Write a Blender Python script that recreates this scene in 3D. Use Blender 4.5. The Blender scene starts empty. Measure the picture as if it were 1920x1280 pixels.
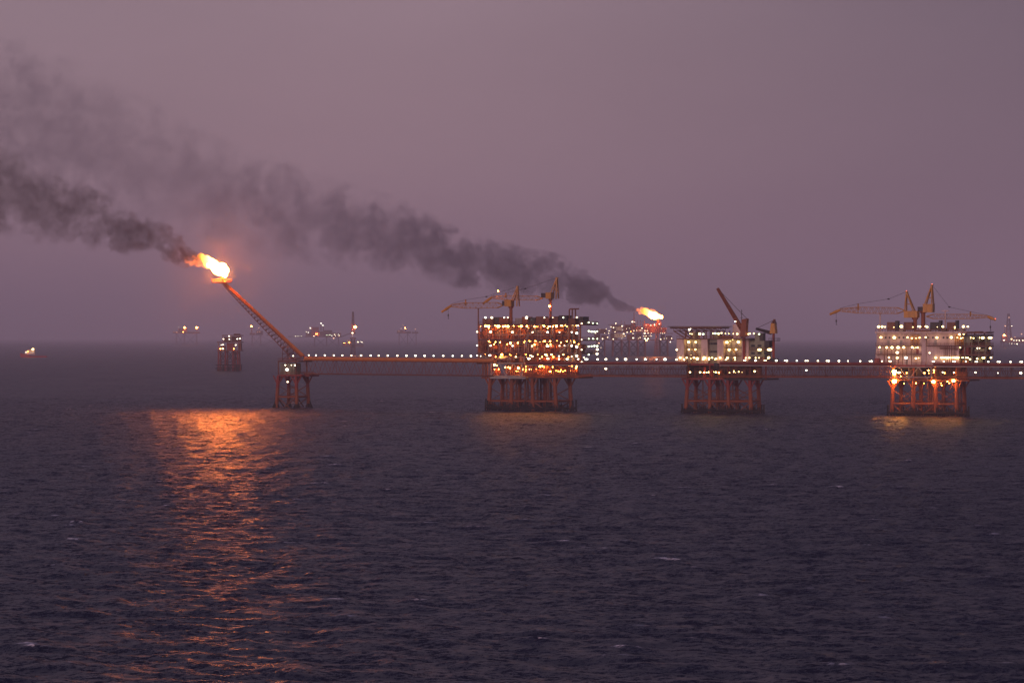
import bpy, math, random
import numpy as np
from mathutils import Vector, Matrix

random.seed(7)
R = math.radians
scene = bpy.context.scene
COL = scene.collection

# ------------------------------------------------------------------ survey
# The camera stands on a deck 34.5 m above the sea.  Bearings and heights were
# read off the photograph and turned into metres at each structure's distance.
F, H, HZ = 5000.0, 34.5, 632.0
D0, D1 = H*F/133.0, H*F/148.2
A0 = ((548-960)/F*D0, D0)
A1 = ((1740-960)/F*D1, D1)
PHI = math.atan2(A0[1]-A1[1], A1[0]-A0[0])      # heading of the row of platforms
CS, SN = math.cos(PHI), math.sin(PHI)

def row_u(px, v):
    a = (px-960)/F
    return (a*(A0[1]+v*CS)-A0[0]-v*SN)/(CS+a*SN)

# ------------------------------------------------------------------ mesh builder
class MB:
    def __init__(s):
        s.v = []; s.f = []; s.m = []; s.mi = 0
    def _add(s, vs, fs):
        n = len(s.v)
        s.v.extend(tuple(x) for x in vs)
        for f in fs:
            s.f.append(tuple(i+n for i in f)); s.m.append(s.mi)
    def box(s, a, b):
        x0, x1 = sorted((a[0], b[0])); y0, y1 = sorted((a[1], b[1])); z0, z1 = sorted((a[2], b[2]))
        s._add([(x0,y0,z0),(x1,y0,z0),(x1,y1,z0),(x0,y1,z0),(x0,y0,z1),(x1,y0,z1),(x1,y1,z1),(x0,y1,z1)],
               [(0,3,2,1),(4,5,6,7),(0,1,5,4),(1,2,6,5),(2,3,7,6),(3,0,4,7)])
        return s
    def tube(s, p, q, r, n=8, r2=None):
        p = Vector(p); q = Vector(q); r2 = r if r2 is None else r2
        d = (q-p)
        if d.length < 1e-6: return s
        d.normalize()
        a = d.orthogonal().normalized(); b = d.cross(a)
        vs = []
        for c, rr in ((p, r), (q, r2)):
            for k in range(n):
                t = 2*math.pi*(k+.5)/n
                vs.append(c+a*math.cos(t)*rr+b*math.sin(t)*rr)
        fs = [(k, (k+1) % n, n+(k+1) % n, n+k) for k in range(n)]
        fs += [tuple(range(n-1, -1, -1)), tuple(range(n, 2*n))]
        s._add(vs, fs); return s
    def beam(s, p, q, w):
        return s.tube(p, q, w*.707, 4)
    def path(s, pts, r, n=6):
        for a, b in zip(pts, pts[1:]): s.tube(a, b, r, n)
        return s
    def ball(s, c, r, sc=(1,1,1), n=8, m=5):
        vs = [(c[0], c[1], c[2]+r*sc[2])]; fs = []
        for i in range(1, m):
            th = math.pi*i/m
            for k in range(n):
                ph = 2*math.pi*k/n
                vs.append((c[0]+r*sc[0]*math.sin(th)*math.cos(ph), c[1]+r*sc[1]*math.sin(th)*math.sin(ph), c[2]+r*sc[2]*math.cos(th)))
        vs.append((c[0], c[1], c[2]-r*sc[2]))
        for k in range(n): fs.append((0, 1+k, 1+(k+1) % n))
        for i in range(m-2):
            for k in range(n):
                a = 1+i*n+k; b = 1+i*n+(k+1) % n
                fs.append((a, a+n, b+n, b))
        L = len(vs)-1
        for k in range(n): fs.append((L, L-n+(k+1) % n, L-n+k))
        s._add(vs, fs); return s
    def prism(s, poly, v0, v1):
        """poly in (x,z), swept from depth v0 to v1"""
        n = len(poly)
        vs = [(x, v0, z) for x, z in poly]+[(x, v1, z) for x, z in poly]
        fs = [tuple(range(n)), tuple(range(2*n-1, n-1, -1))]
        fs += [(k, k+n, (k+1) % n+n, (k+1) % n) for k in range(n)]
        s._add(vs, fs); return s
    def slab(s, poly, z0, z1):
        n = len(poly)
        vs = [(x, y, z0) for x, y in poly]+[(x, y, z1) for x, y in poly]
        fs = [tuple(range(n-1, -1, -1)), tuple(range(n, 2*n))]
        fs += [(k, (k+1) % n, (k+1) % n+n, k+n) for k in range(n)]
        s._add(vs, fs); return s
    def rail(s, pts, h=1.15, step=2.0, r=.05, floor=0.0):
        """posts and two rails along a polyline"""
        for a, b in zip(pts, pts[1:]):
            a = Vector(a); b = Vector(b); L = (b-a).length
            n = max(1, int(L/step))
            for k in range(n+1):
                c = a.lerp(b, k/n); s.beam(c, c+Vector((0,0,h)), r*1.6)
            for hh in (h*.5, h):
                s.beam(a+Vector((0,0,hh)), b+Vector((0,0,hh)), r*1.5)
        return s
    def mesh(s, name):
        me = bpy.data.meshes.new(name)
        me.from_pydata(s.v, [], s.f)
        if s.mi or any(s.m):
            me.polygons.foreach_set('material_index', s.m)
        me.update(); return me

# ------------------------------------------------------------------ materials
def nodes_of(mat):
    mat.use_nodes = True
    nt = mat.node_tree; nt.nodes.clear()
    return nt, nt.nodes, nt.links

def paint(name, col, rust=(.12,.045,.02), amount=.35, rough=.6, scale=.8, metallic=0.0):
    m = bpy.data.materials.new(name)
    nt, N, L = nodes_of(m)
    out = N.new('ShaderNodeOutputMaterial'); b = N.new('ShaderNodeBsdfPrincipled')
    tc = N.new('ShaderNodeTexCoord')
    mp = N.new('ShaderNodeMapping'); mp.inputs['Scale'].default_value = (1, 1, .35)
    L.new(tc.outputs['Object'], mp.inputs['Vector'])
    n1 = N.new('ShaderNodeTexNoise'); n1.inputs['Scale'].default_value = scale; n1.inputs['Detail'].default_value = 6
    L.new(mp.outputs['Vector'], n1.inputs['Vector'])
    ramp = N.new('ShaderNodeValToRGB')
    ramp.color_ramp.elements[0].position = .42; ramp.color_ramp.elements[1].position = .68
    ramp.color_ramp.elements[0].color = (0,0,0,1); ramp.color_ramp.elements[1].color = (amount,)*3+(1,)
    L.new(n1.outputs['Fac'], ramp.inputs['Fac'])
    mix = N.new('ShaderNodeMix'); mix.data_type = 'RGBA'
    mix.inputs[6].default_value = tuple(col)+(1,); mix.inputs[7].default_value = tuple(rust)+(1,)
    L.new(ramp.outputs['Color'], mix.inputs[0])
    L.new(mix.outputs[2], b.inputs['Base Color'])
    b.inputs['Roughness'].default_value = rough; b.inputs['Metallic'].default_value = metallic
    L.new(b.outputs[0], out.inputs[0])
    return m

def glow(name, col, s):
    m = bpy.data.materials.new(name)
    nt, N, L = nodes_of(m)
    out = N.new('ShaderNodeOutputMaterial'); e = N.new('ShaderNodeEmission')
    e.inputs[0].default_value = tuple(col)+(1,); e.inputs[1].default_value = s
    L.new(e.outputs[0], out.inputs[0]); return m

M = dict(
    orange=paint('orange_steel', (.27,.066,.013)),
    red=paint('red_steel', (.25,.026,.016)),
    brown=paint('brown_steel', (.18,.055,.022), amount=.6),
    deck=paint('deck_plate', (.16,.06,.04), amount=.5, rough=.75),
    dark=paint('dark_marine_steel', (.013,.013,.012), (.035,.02,.012), .6, .8),
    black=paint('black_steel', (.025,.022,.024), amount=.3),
    grey=paint('grey_galvanised', (.36,.33,.3), amount=.3, rough=.5),
    white=paint('white_cladding', (.66,.49,.44), (.34,.19,.12), .6, .55, .5),
    cream=paint('cream_cladding', (.62,.53,.36), (.3,.2,.1), .4, .6, .5),
    green=paint('grey_green_cladding', (.24,.24,.18), (.16,.12,.06), .5, .6),
    yellow=paint('crane_yellow', (.6,.27,.025), amount=.4, rough=.45),
    window=paint('dark_window', (.03,.03,.035), amount=0, rough=.15),
    foam=paint('white_paint', (.8,.78,.75), amount=.1),
    hull=paint('red_hull', (.45,.03,.015), amount=.2),
    pipe=paint('orange_pipe', (.55,.19,.04), amount=.25, rough=.45),
    l_white=glow('lamp_white', (1,.84,.58), 9),
    l_sodium=glow('lamp_sodium', (1,.33,.048), 85),
    l_yellow=glow('lamp_yellow', (1,.68,.25), 10),
    l_green=glow('lamp_mercury', (.85,1,.62), 7),
    l_flood=glow('lamp_flood', (1,.33,.045), 190),
    l_cool=glow('lamp_cool', (.95,.93,.78), 5),
    l_warm=glow('lamp_warm', (1,.74,.46), 6),
    l_red=glow('lamp_red', (1,.16,.12), 5),
    l_dim=glow('lamp_dim', (1,.5,.3), 3.0),
)

# ------------------------------------------------------------------ things and parts
class T:
    def __init__(s, name, label, cat, px0, Y=None, z0=0.0, v0=0.0, group=None):
        s.Y = Y; s.z0 = z0; s.v0 = v0
        o = bpy.data.objects.new(name, None); COL.objects.link(o)
        o.empty_display_size = 2
        if Y is None:
            s.u0 = row_u(px0, v0)
            o.location = (A0[0]+s.u0*CS+v0*SN, A0[1]-s.u0*SN+v0*CS, z0)
            o.rotation_euler = (0, 0, -PHI)
            s.m = (A0[1]-s.u0*SN+v0*CS)/F
        else:
            s.X0 = (px0-960)/F*Y
            o.location = (s.X0, Y, z0); s.m = Y/F
        o['label'] = label; o['category'] = cat
        if group: o['group'] = group
        s.o = o
    def p(s, px, py, v=0.0):
        if s.Y is None:
            u = row_u(px, v); Yw = A0[1]-u*SN+v*CS
            return Vector((u-s.u0, v-s.v0, H+(HZ-py)/F*Yw-s.z0))
        Yw = s.Y+v
        return Vector(((px-960)/F*Yw-s.X0, v, H+(HZ-py)/F*Yw-s.z0))
    def w(s, px, z, v=0.0):
        q = s.p(px, HZ, v); return Vector((q.x, q.y, z-s.z0))
    def part(s, name, mb, mat, parent=None, label=None, smooth=False):
        me = mb.mesh(name)
        o = bpy.data.objects.new(name, me); COL.objects.link(o)
        for mm in (mat if isinstance(mat, (list, tuple)) else [mat]): me.materials.append(M[mm] if isinstance(mm, str) else mm)
        o.parent = parent or s.o
        if label: o['label'] = label
        if smooth: me.polygons.foreach_set('use_smooth', [True]*len(me.polygons))
        return o

def zpy(py, Y): return H+(HZ-py)/F*Y

# lamps: one mesh per colour and mounting, copied for each lamp
LAMP = {}
def lamp_mesh(col, mount):
    k = (col, mount)
    if k in LAMP: return LAMP[k]
    mb = MB()
    mb.ball((0,0,0), 1.0, (1.05,1.05,.8), 6, 4)
    mb.mi = 1
    if mount == 'post':
        mb.tube((0,.5,.72), (0,.9,.9), .9, 6, .35)
        mb.path([(0,1.0,.9), (0,1.25,.6), (0,1.25,-5.5)], .12, 5)
    elif mount == 'hang':
        mb.tube((0,0,.7), (0,0,1.15), 1.0, 6, .4)
        mb.tube((0,0,1.1), (0,0,2.0), .12, 4)
    else:
        mb.tube((0,.75,0), (0,1.2,0), .9, 6, .5)
        mb.tube((0,1.1,0), (0,1.9,-.6), .15, 4)
    me = mb.mesh('lamp'); me.materials.append(M['l_'+col]); me.materials.append(M['black'])
    LAMP[k] = me; return me

SZ = dict(t=.2, s=.3, n=.45, b=.6, x=.82)
COUNT = {}
def lamp(t, px, py, size='n', col='white', mount='hang', v=0.0, name='lamp', wide=False, r=None):
    if col == 'white': col = random.choice(('white','white','cool','warm'))
    o = bpy.data.objects.new(name, lamp_mesh(col, mount)); COL.objects.link(o)
    o.parent = t.o; o.location = t.p(px, py, v)
    rr = (r if r is not None else SZ[size])*random.uniform(.62,1.2)
    o.scale = (rr*(1.7 if wide else 1), rr, rr)
    COUNT[(t.o.name, name)] = COUNT.get((t.o.name, name), 0)+1
    return o

def lamps(t, entries, org, sc, v=0.0, col='white', mount='hang', name='lamp', rpx=None):
    for e in entries:
        x, y = e[0], e[1]
        size = 'n'; c = col; vv = v; wide = False
        for k in e[2:]:
            if k in SZ: size = k
            elif k == 'w': wide = True
            elif isinstance(k, (int, float)): vv = k
            else: c = k
        r = None
        if rpx: r = rpx*t.m*{'t':.5,'s':.7,'n':1,'b':1.35,'x':1.9}[size]
        lamp(t, org[0]+x/sc, org[1]+y/sc, size, c, mount, vv, name, wide, r)

# ------------------------------------------------------------------ structural helpers
def box_truss(mb, a, b, h, w, n, r, rd, up=Vector((0,0,1)), side=Vector((0,1,0)), taper=1.0):
    a = Vector(a); b = Vector(b)
    def st(i):
        t = i/n; c = a.lerp(b, t); k = 1+(taper-1)*t
        return [c-side*w*k/2-up*h*k/2, c+side*w*k/2-up*h*k/2, c+side*w*k/2+up*h*k/2, c-side*w*k/2+up*h*k/2]
    prev = st(0)
    for j in range(4): mb.beam(prev[j], prev[(j+1) % 4], rd*1.5)
    for i in range(1, n+1):
        cur = st(i)
        for j in range(4):
            mb.tube(prev[j], cur[j], r, 5)
            mb.beam(cur[j], cur[(j+1) % 4], rd*1.5)
            if i % 2: mb.beam(prev[j], cur[(j+1) % 4], rd*1.5)
            else: mb.beam(prev[(j+1) % 4], cur[j], rd*1.5)
        prev = cur

def jacket(t, legs, ztop, zbrace, zknee, zsplit, r, cond, bound, mats=('red','orange'), back=13.0):
    """legs: (px at deck, px at water, v)"""
    tops = []
    for (pt, pb, v) in legs:
        mb = MB()
        a = t.w(pt, ztop, v); b = t.w(pb, -4, v)
        c = a.lerp(b, (ztop-zsplit)/(ztop+4))
        mb.tube(a, c, r, 10)
        mb.mi = 1; mb.tube(c, b, r*1.08, 10)
        tops.append((a, b))
        t.part('leg', mb, mats, smooth=False)
    for (a, b) in tops:
        kb = MB()
        k = a.lerp(b, (ztop-zknee)/(ztop+4))
        for dx in (-1, 1):
            kb.tube(k, a+Vector((dx*(ztop-zknee)*.62, 0, 0)), r*.42, 6)
        kb.tube(k, a+Vector((0, (1 if k.y < back/2 else -1)*(ztop-zknee)*.7, 0)), r*.42, 6)
        t.part('knee_brace', kb, mats[0])
    fr = [l for l in tops if l[0].y+t.v0 < back/2]; bk = [l for l in tops if l[0].y+t.v0 >= back/2]
    at = lambda l, z: l[0].lerp(l[1], (ztop-z)/(ztop+4))
    for zb in zbrace:
        hb = MB()
        for rowl in (fr, bk):
            for l1, l2 in zip(rowl, rowl[1:]): hb.tube(at(l1, zb), at(l2, zb), r*.55, 8)
        for l1, l2 in zip(fr, bk): hb.tube(at(l1, zb), at(l2, zb), r*.5, 8)
        t.part('horizontal_brace', hb, mats[1])
    xb = MB()
    for rowl in (fr, bk):
        for i, (l1, l2) in enumerate(zip(rowl, rowl[1:])):
            xb.tube(at(l1, zbrace[0]), at(l2, -3), r*.38, 6)
            xb.tube(at(l2, zbrace[0]), at(l1, -3), r*.38, 6)
    for l1, l2 in zip(fr, bk):
        xb.tube(at(l1, zbrace[0]), at(l2, -3), r*.38, 6)
    for l1, l2 in zip(bk, bk[1:]):
        xb.tube(at(l1, zknee), at(l2, zbrace[0]), r*.3, 6); xb.tube(at(l2, zknee), at(l1, zbrace[0]), r*.3, 6)
    for l1, l2 in zip(fr, fr[1:]):
        xb.tube(at(l1, zknee), at(l2, zbrace[0]), r*.2, 6); xb.tube(at(l2, zknee), at(l1, zbrace[0]), r*.2, 6)
    t.part('diagonal_brace', xb, 'brown')
    # conductors
    for (px, v, rr, zt) in cond:
        mb = MB(); mb.tube(t.w(px, zt, v), t.w(px, -3, v), rr, 7)
        t.part('conductor_pipe', mb, 'brown')
    # marine growth zone: fender panels, boat landing, caisson stubs
    if bound:
        x0, x1, zf = bound
        fb = MB(); n = int((x1-x0)/4)
        rnd = random.Random(int(x0))
        for i in range(n+1):
            px = x0+(x1-x0)*i/n+rnd.uniform(-1.2,1.2)
            for v in (-2.0, back+1.5):
                if rnd.random() < .2: continue
                zt = zf*(.3+.62*rnd.random())
                fb.tube(t.w(px, zt, v), t.w(px+rnd.uniform(-1.5,1.5), -3, v), rnd.uniform(.14,.34), 6)
                pn = px+5*rnd.choice((1,1,2))
                if pn < x1:
                    if rnd.random() < .6: fb.beam(t.w(px, zt*.8, v), t.w(pn, -.5, v), rnd.uniform(.2,.34))
                    if rnd.random() < .55: fb.beam(t.w(px, -.5, v), t.w(pn, zt*.9, v), rnd.uniform(.2,.34))
                    if rnd.random() < .55: fb.beam(t.w(px, zt*.55, v), t.w(pn, zt*.55, v), .32)
        for px in (x0, x1):
            for k in range(4):
                v = -2.0+(back+3.5)*k/3
                fb.tube(t.w(px, zf*(1-.1*k), v), t.w(px+(1.5 if px == x1 else -1.5), -3, v), .36, 6)
            fb.beam(t.w(px, zf*.85, -2.0), t.w(px, zf*.85, back+1.5), .4)
        fb.beam(t.w(x0, 1.4, -2.0), t.w(x1, 1.4, -2.0), .5); fb.beam(t.w(x0, 1.4, back+1.5), t.w(x1, 1.4, back+1.5), .5)
        for k in range(16):
            v = rnd.uniform(1, back-1); px = rnd.uniform(x0+6, x1-6)
            fb.tube(t.w(px, zf*rnd.uniform(.4,.95), v), t.w(px, -3, v), rnd.uniform(.2,.45), 6)
        # splash-zone framing between the legs
        for l1, l2 in zip(fr, fr[1:]):
            fb.tube(at(l1, zf*.5), at(l2, zf*.1), .3, 6); fb.tube(at(l2, zf*.5), at(l1, zf*.1), .3, 6)
        t.part('boat_landing', fb, 'dark')

def deck(t, x0, x1, v0, v1, z, th=.7, mat='deck', rail=True, beams=True, name='deck', zr=None):
    mb = MB()
    a = t.w(x0, z, v0); b = t.w(x1, z, v0)
    mb.box((a.x, v0-t.v0, a.z-th*.35), (b.x, v1-t.v0, a.z))
    # plate girders under the plate
    if beams:
        for v in np.linspace(v0, v1, 5):
            mb.box((a.x, v-.18-t.v0, a.z-th), (b.x, v+.18-t.v0, a.z-th*.35-.003))
        n = max(2, int((b.x-a.x)/4))
        for i in range(n+1):
            x = a.x+(b.x-a.x)*i/n
            mb.box((x-.12, v0+.2-t.v0, a.z-th*.9), (x+.12, v1-.2-t.v0, a.z-th*.35-.006))
    t.part(name, mb, mat)
    if rail:
        rb = MB()
        z_ = a.z+.004
        rb.rail([(a.x+.05, v0+.05-t.v0, z_), (b.x-.05, v0+.05-t.v0, z_), (b.x-.05, v1-.05-t.v0, z_), (a.x+.05, v1-.05-t.v0, z_), (a.x+.05, v0+.05-t.v0, z_)], 1.15, 2.0, .06)
        t.part('railing', rb, 'orange' if mat != 'grey' else 'grey')
    return a.x, b.x

def clutter(t, xa, xb, va, vb, z0, z1, n, seed, mats):
    """vessels, tanks, skids and pipe runs standing on one deck"""
    rnd = random.Random(seed)
    h = z1-z0
    x = xa+.5
    while x < xb-1.5:
        kind = rnd.choice(['tank','vessel','skid','pipes','skid','pipes','tank'])
        w = rnd.uniform(1.6, 4.6); v = rnd.uniform(va, vb)
        mat = rnd.choice(mats)
        mb = MB()
        if kind == 'tank':
            r = min(w*.36, 1.5); hh = h*rnd.uniform(.5,.9)
            mb.tube((x+r, v, z0), (x+r, v, z0+hh), r, 14); mb.ball((x+r, v, z0+hh), r, (1,1,.4), 12, 6)
            mb.path([(x+r, v-r*.9, z0+hh*.5), (x+r, v-r-.6, z0+hh*.5), (x+r, v-r-.6, z0)], .14, 6)
            t.part('storage_tank', mb, mat)
        elif kind == 'vessel':
            r = min(1.3, h*.24); zc = z0+h*rnd.uniform(.35,.55)
            mb.tube((x+r, v, zc), (x+w+1.5, v, zc), r, 12)
            mb.ball((x+r, v, zc), r, (.6,1,1), 12, 6); mb.ball((x+w+1.5, v, zc), r, (.6,1,1), 12, 6)
            for q in (x+r+.4, x+w+.9): mb.box((q-.15, v-r*.8, z0), (q+.15, v+r*.8, zc-r*.8))
            t.part('pressure_vessel', mb, mat); w += 1.5
        elif kind == 'skid':
            hh = h*rnd.uniform(.35,.75)
            mb.box((x, v-1.2, z0+.25), (x+w, v+1.2, z0+hh))
            for q in np.linspace(x, x+w, 3):
                mb.box((q-.09, v-1.32, z0), (q+.09, v-1.203, z0+hh+.25))
            mb.box((x-.05, v-1.3, z0+hh+.02), (x+w+.05, v+1.3, z0+hh+.14))
            mb.tube((x+w*.5, v-.4, z0+hh+.1), (x+w*.5, v-.4, z0+hh+rnd.uniform(.6,1.4)), .22, 7)
            t.part('equipment_skid', mb, mat)
        else:
            for k in range(rnd.randint(3, 6)):
                zz = z0+h*rnd.uniform(.15,.92); vv = v+rnd.uniform(-1.2,.8); x2 = x+w*rnd.uniform(.5,1.2)
                mb.path([(x+rnd.random()*.6, vv, z0), (x+rnd.random()*.6, vv, zz), (x2, vv, zz), (x2, vv, z0+h*rnd.choice([0,0,1])*.98)], rnd.uniform(.09,.24), 6)
            t.part('pipework', mb, mat)
        x += w+rnd.uniform(.2, 1.4)

# ================================================================== PROCESS PLATFORM
def plat_decks(t, specs):
    for (x0, x1, v0, v1, z, mat) in specs: deck(t, x0, x1, v0, v1, z, mat=mat)

def build_process():
    t = T('oil_platform', 'largest platform with five open orange-lit decks, at the end of the flare bridge', 'oil platform', 1000)
    Y = t.m*F
    z = lambda py: zpy(py, Y)
    zc, z1, z2, z3, z4 = z(706), z(680), z(661), z(636), z(607)
    jacket(t, [(920,915,0),(960,958,0),(998,1000,0),(1040,1044,0),(943,940,13),(975,973,13),(1022,1022,13),(1068,1072,13)],
           zc-.7, [z(752), z(756)-6.5], z(727), z(738), .9,
           [(985,8,.5,zc),(990,10,.5,zc),(1008,8,.55,zc),(1014,11,.5,zc),(1028,9,.55,zc),(1033,12,.5,zc),(950,9,.45,zc),(968,12,.45,zc)],
           (911,1080,z(748)), mats=('orange','orange'))
    plat_decks(t, [(918,1086,-1.5,14.5,zc,'brown'), (894,1092,-2,14.5,z1,'brown'), (895,1092,-2,14.5,z2,'deck'),
                   (896,1092,-2,14.5,z3,'deck'), (898,1094,-2,14.5,z4,'deck')])
    a = t.w(894, 0, -2).x; b = t.w(1092, 0, -2).x
    # columns and diagonal bracing between the decks
    cols = [898, 920, 960, 998, 1040, 1068, 1088]
    zs = [zc, z1, z2, z3, z4]
    for px in cols:
        for v in (-.8, 13.2):
            mb = MB(); q = t.w(px if 905 < px or True else px, 0, v)
            lo = zc if 915 < px < 1086 else z1
            mb.tube((q.x, v, lo), (q.x, v, z4-.3), .42, 8); t.part('column', mb, 'orange')
    mb = MB()
    for lo, hi, pairs in ((z3,z4,((960,998),(1010,1040))), (z1,z2,((920,960),)), (z2,z3,((998,1040),)), (zc,z1,((1000,1020),(1020,1040),(1040,1060),(1060,1080)))):
        for p0, p1 in pairs:
            A = t.w(p0, 0, -.9); B = t.w(p1, 0, -.9)
            m_ = (A.x+B.x)/2
            mb = MB(); mb.tube((A.x,-.9,hi-.7), (m_,-.9,lo), .2, 6); mb.tube((B.x,-.9,hi-.7), (m_,-.9,lo), .2, 6)
            t.part('deck_bracing', mb, 'orange')
    # added backing panels, standing in for the opaque shade inside the decks
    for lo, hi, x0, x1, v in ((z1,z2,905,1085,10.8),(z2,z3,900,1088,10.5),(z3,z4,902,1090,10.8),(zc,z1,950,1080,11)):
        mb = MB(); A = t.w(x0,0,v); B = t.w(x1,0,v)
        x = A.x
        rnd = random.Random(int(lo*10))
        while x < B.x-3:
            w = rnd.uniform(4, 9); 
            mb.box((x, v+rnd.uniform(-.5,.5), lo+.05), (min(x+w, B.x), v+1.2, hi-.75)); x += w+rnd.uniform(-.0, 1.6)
        t.part('shade_backing', mb, 'brown')
    # equipment
    ms = ['orange','brown','deck','grey','orange']
    for i, (lo, hi, x0, x1) in enumerate(((z1,z2,900,1086),(z2,z3,900,1088),(z3,z4,902,1088))):
        clutter(t, t.w(x0,0,3).x, t.w(x1,0,3).x, 2.5, 5, lo+.02, hi-.75, 12, 11+i, ms)
        clutter(t, t.w(x0,0,8).x, t.w(x1,0,8).x, 6.8, 8.6, lo+.02, hi-.75, 12, 31+i, ms)
    clutter(t, t.w(925,0,3).x, t.w(1080,0,3).x, 2.5, 6, zc+.02, z1-.75, 12, 55, ['orange','brown','orange'])
    # pipe runs along the outer edge of each deck
    rp_ = random.Random(404)
    for lo, hi, x0, x1 in ((z1,z2,898,1088),(z2,z3,898,1088),(z3,z4,902,1090),(zc,z1,922,1080)):
        mb = MB()
        A = t.w(x0,0,0); B = t.w(x1,0,0)
        for k in range(5):
            zz = lo+(hi-lo)*rp_.uniform(.25,.86); xa_ = rp_.uniform(A.x,A.x+(B.x-A.x)*.6); xb_ = xa_+rp_.uniform(6,22); v = rp_.uniform(-.6,1.6)
            mb.tube((xa_,v,zz),(min(xb_,B.x),v,zz),rp_.uniform(.08,.2),6)
        for k in range(26):
            x = rp_.uniform(A.x,B.x); v = rp_.uniform(-.6,1.8); mb.tube((x,v,lo+.01),(x,v,lo+(hi-lo)*rp_.choice((.4,.6,.9,.9))),rp_.uniform(.06,.18),6)
        t.part('pipework', mb, rp_.choice(('orange','pipe','grey')))
    # roof equipment
    zt = z4
    def rbox(x0, x1, py, v0, v1, mat, name):
        mb = MB(); A = t.w(x0,0,v0); B = t.w(x1,0,v0)
        mb.box((A.x,v0,zt+.02), (B.x,v1,z(py)))
        n = max(2, int((B.x-A.x)/1.2))
        for i in range(n+1):
            x = A.x+(B.x-A.x)*i/n; mb.box((x-.07,v0-.1,zt+.05), (x+.07,v0-.004,z(py)-.1))
        mb.box((A.x-.1,v0-.15,z(py)+.003), (B.x+.1,v1+.1,z(py)+.2))
        t.part(name, mb, mat)
    for (x0,x1,py,v0,v1,mat,name) in ((905,925,597.5,1,7,'brown','equipment_module'),(926,935,595,2,8,'black','air_cooler'),(936,953,596,1,6,'orange','equipment_module'),
        (966,978,597,3,9,'grey','generator_module'),(979,990,594.5,1,6,'orange','equipment_module'),(992,1003,596,2,7,'black','air_cooler'),
        (1005,1020,594,1,6,'brown','equipment_module'),(1022,1029,597,1,5,'orange','equipment_module'),(1036,1046,594,2,8,'brown','equipment_module'),
        (1048,1063,592,3,9,'black','generator_module'),(1066,1078,598,2,8,'brown','equipment_module'),(1086,1093,594.5,1,8,'black','air_cooler'),(1094,1103,597,6,12,'black','air_cooler')):
        if x1 > 1094:
            A = t.w(1080,0,-2); x0, x1 = 1086, 1092
            mb = MB(); B = t.w(1092,0,6); mb.box((B.x-6,6,zt+.02),(B.x-.5,13.5,z(597))); t.part(name, mb, mat); continue
        rbox(x0,x1,py,v0,v1,mat,name)
    for px in (1067.5, 1073, 1079):
        q = t.w(px, 0, 5)
        mb = MB(); mb.path([(q.x,5,zt), (q.x,5,z(580.5)), (q.x+.5,5,z(579.3)), (q.x+1.7,5,z(579))], .32, 8)
        t.part('exhaust_pipe', mb, 'brown')
    mb = MB(); q = t.w(896.8, 0, 0); mb.tube((q.x,0,z3), (q.x,0,z(578)), .3, 6); mb.box((q.x-.9,-.6,z(578)), (q.x+.9,.6,z(577)))
    t.part('boom_rest', mb, 'brown')
    # stair tower on the right face, flights on the front
    mb = MB()
    for lo, hi, px in ((z1,z2,1062),(z2,z3,1050),(z3,z4,985)):
        A = t.w(px, 0, -2.6)
        n = 12; run = (hi-lo)*1.1
        for s in (-.5,.5): mb.beam((A.x, -2.9+s, lo), (A.x+run, -2.9+s, hi), .16)
        for k in range(n): 
            x = A.x+run*k/n; zz = lo+(hi-lo)*k/n
            mb.box((x,-3.3,zz+.03),(x+.3,-2.5,zz+.09))
    t.part('stairway', mb, 'grey')
    # bridge landing frame of pale beams standing out in front
    fr = MB(); lb = []
    va = -5.6
    A = t.p(920,681,va); B = t.p(979,681,va); A2 = t.p(920,705,va); B2 = t.p(979,705,va)
    for P, Q in ((A,B),(A2,B2),(A,A2),(B,B2)): fr.tube(P,Q,.3,6)
    mid1 = t.p(949,705,va); up1 = t.p(936,681,va); up2 = t.p(963,681,va)
    for P, Q in ((A2,up1),(up1,mid1),(mid1,up2),(up2,B2)): fr.tube(P,Q,.2,6)
    fr.tube(mid1, t.p(949,681,va), .16, 6)
    for P in (A,B,A2,B2):
        fr.tube(P, (P.x,-1.9,P.z), .22, 6)
    fr.box((A2.x-.3,va-.2,A2.z-1.1),(t.p(986,705,va).x,-1.6,A2.z-.35))
    t.part('bridge_landing', fr, 'grey')
    mb = MB()
    for px in (905.5, 910, 914, 924):
        q = t.w(px,0,-3.2); mb.tube((q.x,-3.2,zc-.4),(q.x,-3.2,z1),.35,6)
    A = t.w(903,0,-3.2); B = t.w(984,0,-3.2); mb.box((A.x,-3.6,zc-.9),(B.x,-1.55,zc-.3))
    t.part('landing_frame', mb, 'orange')
    # lamps
    g = (820,510); sc = 4.572
    lamps(t, [(412,390),(467,390,'b'),(574,390,'s'),(605,390,'s'),(765,390,'b'),(918,390),(990,390,'s'),(1080,390,'green'),(1195,388,'b')], g, sc, -1.0, 'white', 'post')
    lamps(t, [(415,463,'b'),(440,463,'b'),(523,463,'x'),(560,466,'s'),(583,463,'b'),(606,465,'b'),(698,466,'s'),(721,463,'b'),(770,463),(832,466),(915,464),(955,466,'s'),(968,466,'s'),(990,466,'s'),(1021,463,'b'),(1072,460,'s'),(1160,452,'yellow'),(1192,455,'s','yellow'),(370,463,'t'),(860,468,'t'),(1110,464,'t'),(655,462,'t')], g, sc, 1.2, 'sodium', 'hang', 'floodlight')
    lamps(t, [(341,512),(457,512,'b'),(643,515,'b'),(815,515,'b'),(945,515),(1047,515),(1152,515),(1195,523,'b')], g, sc, -2.7, 'white', 'post')
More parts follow.
